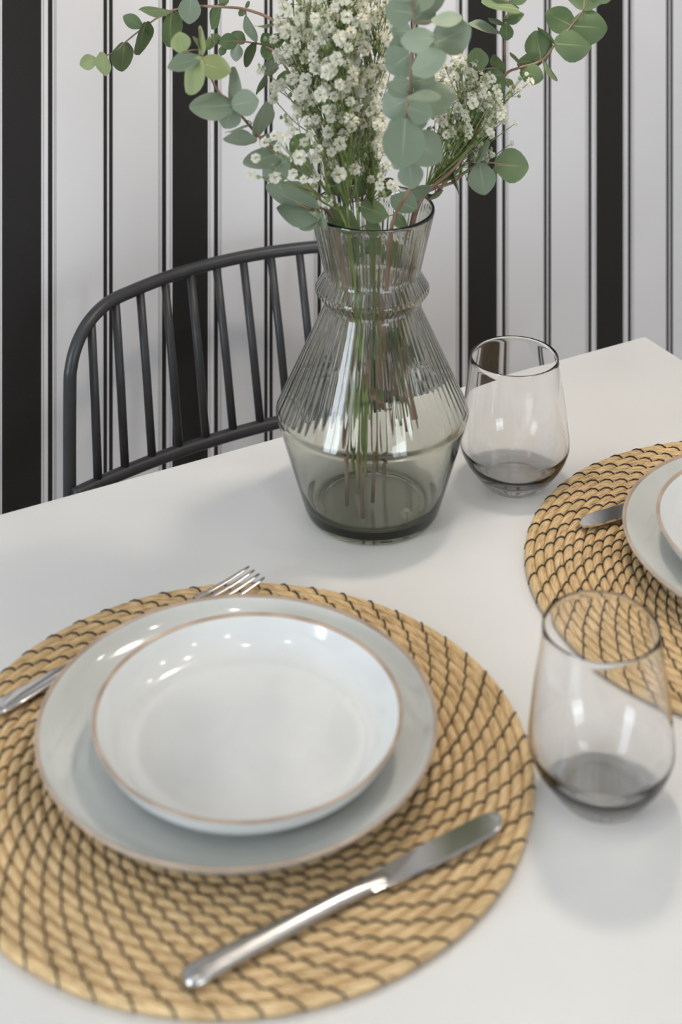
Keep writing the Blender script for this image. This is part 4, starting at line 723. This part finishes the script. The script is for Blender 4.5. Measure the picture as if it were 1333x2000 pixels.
for bi, (lab, stem, foot, leaves) in enumerate(BRANCHES):
    r = root('eucalyptus_branch', VB, lab, 'branch', group='eucalyptus branches in the vase')
    st = [p for p in stem if p[2] > 24.6 or math.hypot(p[0], p[1]) > 5.2]
    low = in_vase(foot, st[-1])
    low[-1] = (low[-1][0], low[-1][1], (1.15, 7.0, 1.15, 9.5, 8.5, 5.5, 1.15, 8.0, 1.15, 9.8)[bi])   # some are cut short
    pts = [Vector(p) for p in st] + [Vector(p) for p in low]
    pts = spline([Q(*p) for p in pts], 4)
    n = len(pts)
    m = MB(); m.tube(pts, [0.0005 + 0.0011 * min(1, i / (n * 0.75)) for i in range(n)], 7); m.build('stem', MAT['twig'], r)
    for (ba, bd, bz, ta, td, tz, w, c) in leaves:
        b = Q(ba, bd, bz); t = Q(ta, td, tz); y = t - b; ln = y.length; yh = y.normalized()
        view = (EYE - b).normalized()
        z0 = (view - yh * view.dot(yh)).normalized()
        wt = max(w / 100, 0.80 * ln if w / 100 < 0.8 * ln else w / 100)
        cosr = max(0.08, min(1.0, (w / 100) / wt))
        ang = math.acos(cosr) * rndl.choice((-1, 1)) + rndl.uniform(-0.12, 0.12)
        zh = Quaternion(yh, ang) @ z0
        if rndl.random() < 0.4: zh = -zh
        xh = yh.cross(zh)
        o = link('leaf', LEAVES[c, rndl.randrange(4)], r)
        M = Matrix((xh, yh, zh)).transposed().to_4x4(); M.translation = b
        o.matrix_basis = M @ Matrix.Diagonal((wt, ln, (wt + ln) / 2, 1))
        # leaf stalk joins the twig where it is close by
        best = min(pts, key=lambda q: (q - b).length)
        if 0.002 < (best - b).length < 0.03:
            mm = MB(); mm.tube([best, (best + b) / 2 + Vector((0, 0, 0.0008)), b], 0.0005, 5); mm.build('leaf_stalk', MAT['twig'], r)

def bloom_mesh(seed):
    rnd = random.Random(seed); m = MB()
    for k in range(24):
        t = k / 24; ph = math.acos(1 - 1.75 * t); az = k * 2.39996 + rnd.uniform(-0.2, 0.2)
        d = Vector((math.sin(ph) * math.cos(az), math.sin(ph) * math.sin(az), math.cos(ph)))
        s = d.cross(Vector((0, 0, 1)));  s = s.normalized() if s.length > 0.05 else Vector((1, 0, 0)); u = s.cross(d)
        L = rnd.uniform(0.85, 1.08); wd = rnd.uniform(0.26, 0.36)
        a = d * 0.25; b = d * L * 0.72 + s * wd + u * 0.10; c = d * L + s * wd * 0.45 - u * rnd.uniform(0, .2); e = d * L - s * wd * 0.45 - u * rnd.uniform(0, .2); f = d * L * 0.72 - s * wd + u * 0.10
        m.add([a, b, c, e, f], [(0, 1, 2), (0, 2, 3), (0, 3, 4)])
    me = bpy.data.meshes.new('bloom'); me.from_pydata([tuple(v) for v in m.v], [], m.f)
    me.polygons.foreach_set('use_smooth', [True] * len(me.polygons)); me.update(); me.materials.append(MAT['bloom'])
    return me
BLOOMS = [bloom_mesh(k) for k in range(4)]
rndb = random.Random(8)
for si, (lab, stem, foot, blooms) in enumerate(SPRIGS):
    r = root('babys_breath_sprig', VB, lab, 'flower', group='baby\'s-breath sprigs in the vase')
    st = [p for p in stem if p[2] > 24.6 or math.hypot(p[0], p[1]) > 5.2]
    low = in_vase(foot, st[-1])
    low[-1] = (low[-1][0], low[-1][1], rndb.uniform(3.0, 9.0))
    ctrl = [Q(*p) for p in st] + [Q(*p) for p in low]
    pts = spline(ctrl, 5); n = len(pts)
    m = MB(); m.tube(pts, [0.0005 + 0.0008 * min(1, i / (n * 0.6)) for i in range(n)], 6)
    above = [p for p in pts if p.z > 0.247]
    buds = MB()
    for (a, d, z, s) in blooms:
        c = Q(a, d, z); s *= 0.0115
        # side shoot leaves the stem below the flower
        want = c.z - rndb.uniform(0.03, 0.07)
        at = min(above, key=lambda q: abs(q.z - want) + 0.25 * (Vector((q.x, q.y)) - Vector((c.x, c.y))).length)
        mid = at.lerp(c, 0.55) + Vector((rndb.uniform(-.003, .003), rndb.uniform(-.003, .003), rndb.uniform(-0.006, 0.002)))
        path = spline([at, mid, c], 4)
        m.tube(path, [0.0004] * (len(path) - 1) + [0.0003], 4, False)
        for _ in range(rndb.randrange(1, 4)):       # closed green buds on finer twigs
            q = path[rndb.randrange(4, len(path))]
            e = q + Vector((rndb.gauss(0, .006), rndb.gauss(0, .006), rndb.gauss(0.003, .005)))
            m.tube([q, e], 0.00025, 3, False)
            br = rndb.uniform(0.0008, 0.0017)
            buds.tube([e - UP * br, e - UP * br * 0.5, e + UP * br * 0.6, e + UP * br * 1.4], [br * 0.4, br, br, br * 0.3], 5)
        o = link('bloom', BLOOMS[rndb.randrange(4)], r)
        face = (c - at).normalized() * 0.6 + (EYE - c).normalized() * 0.5 + Vector((rndb.gauss(0, .4), rndb.gauss(0, .4), rndb.gauss(0.2, .3)))
        o.matrix_basis = Matrix.Translation(c) @ face.to_track_quat('Z', 'Y').to_matrix().to_4x4() @ Matrix.Diagonal((s, s, s * rndb.uniform(.8, 1.0), 1))
    m.build('stem', MAT['stalk'], r)
    tag(buds.build('buds', MAT['leaf_y'], r), kind='stuff')
# one blossom has dropped to the floor of the vase
fb = link('fallen_blossom', BLOOMS[1]); tag(fb, 'single dropped white blossom lying inside the bottom of the vase', 'flower')
fb.matrix_basis = Matrix.Translation(VB + Q(2.6, -2.9, 1.35)) @ Matrix.Diagonal((0.0048, 0.0048, 0.0042, 1))
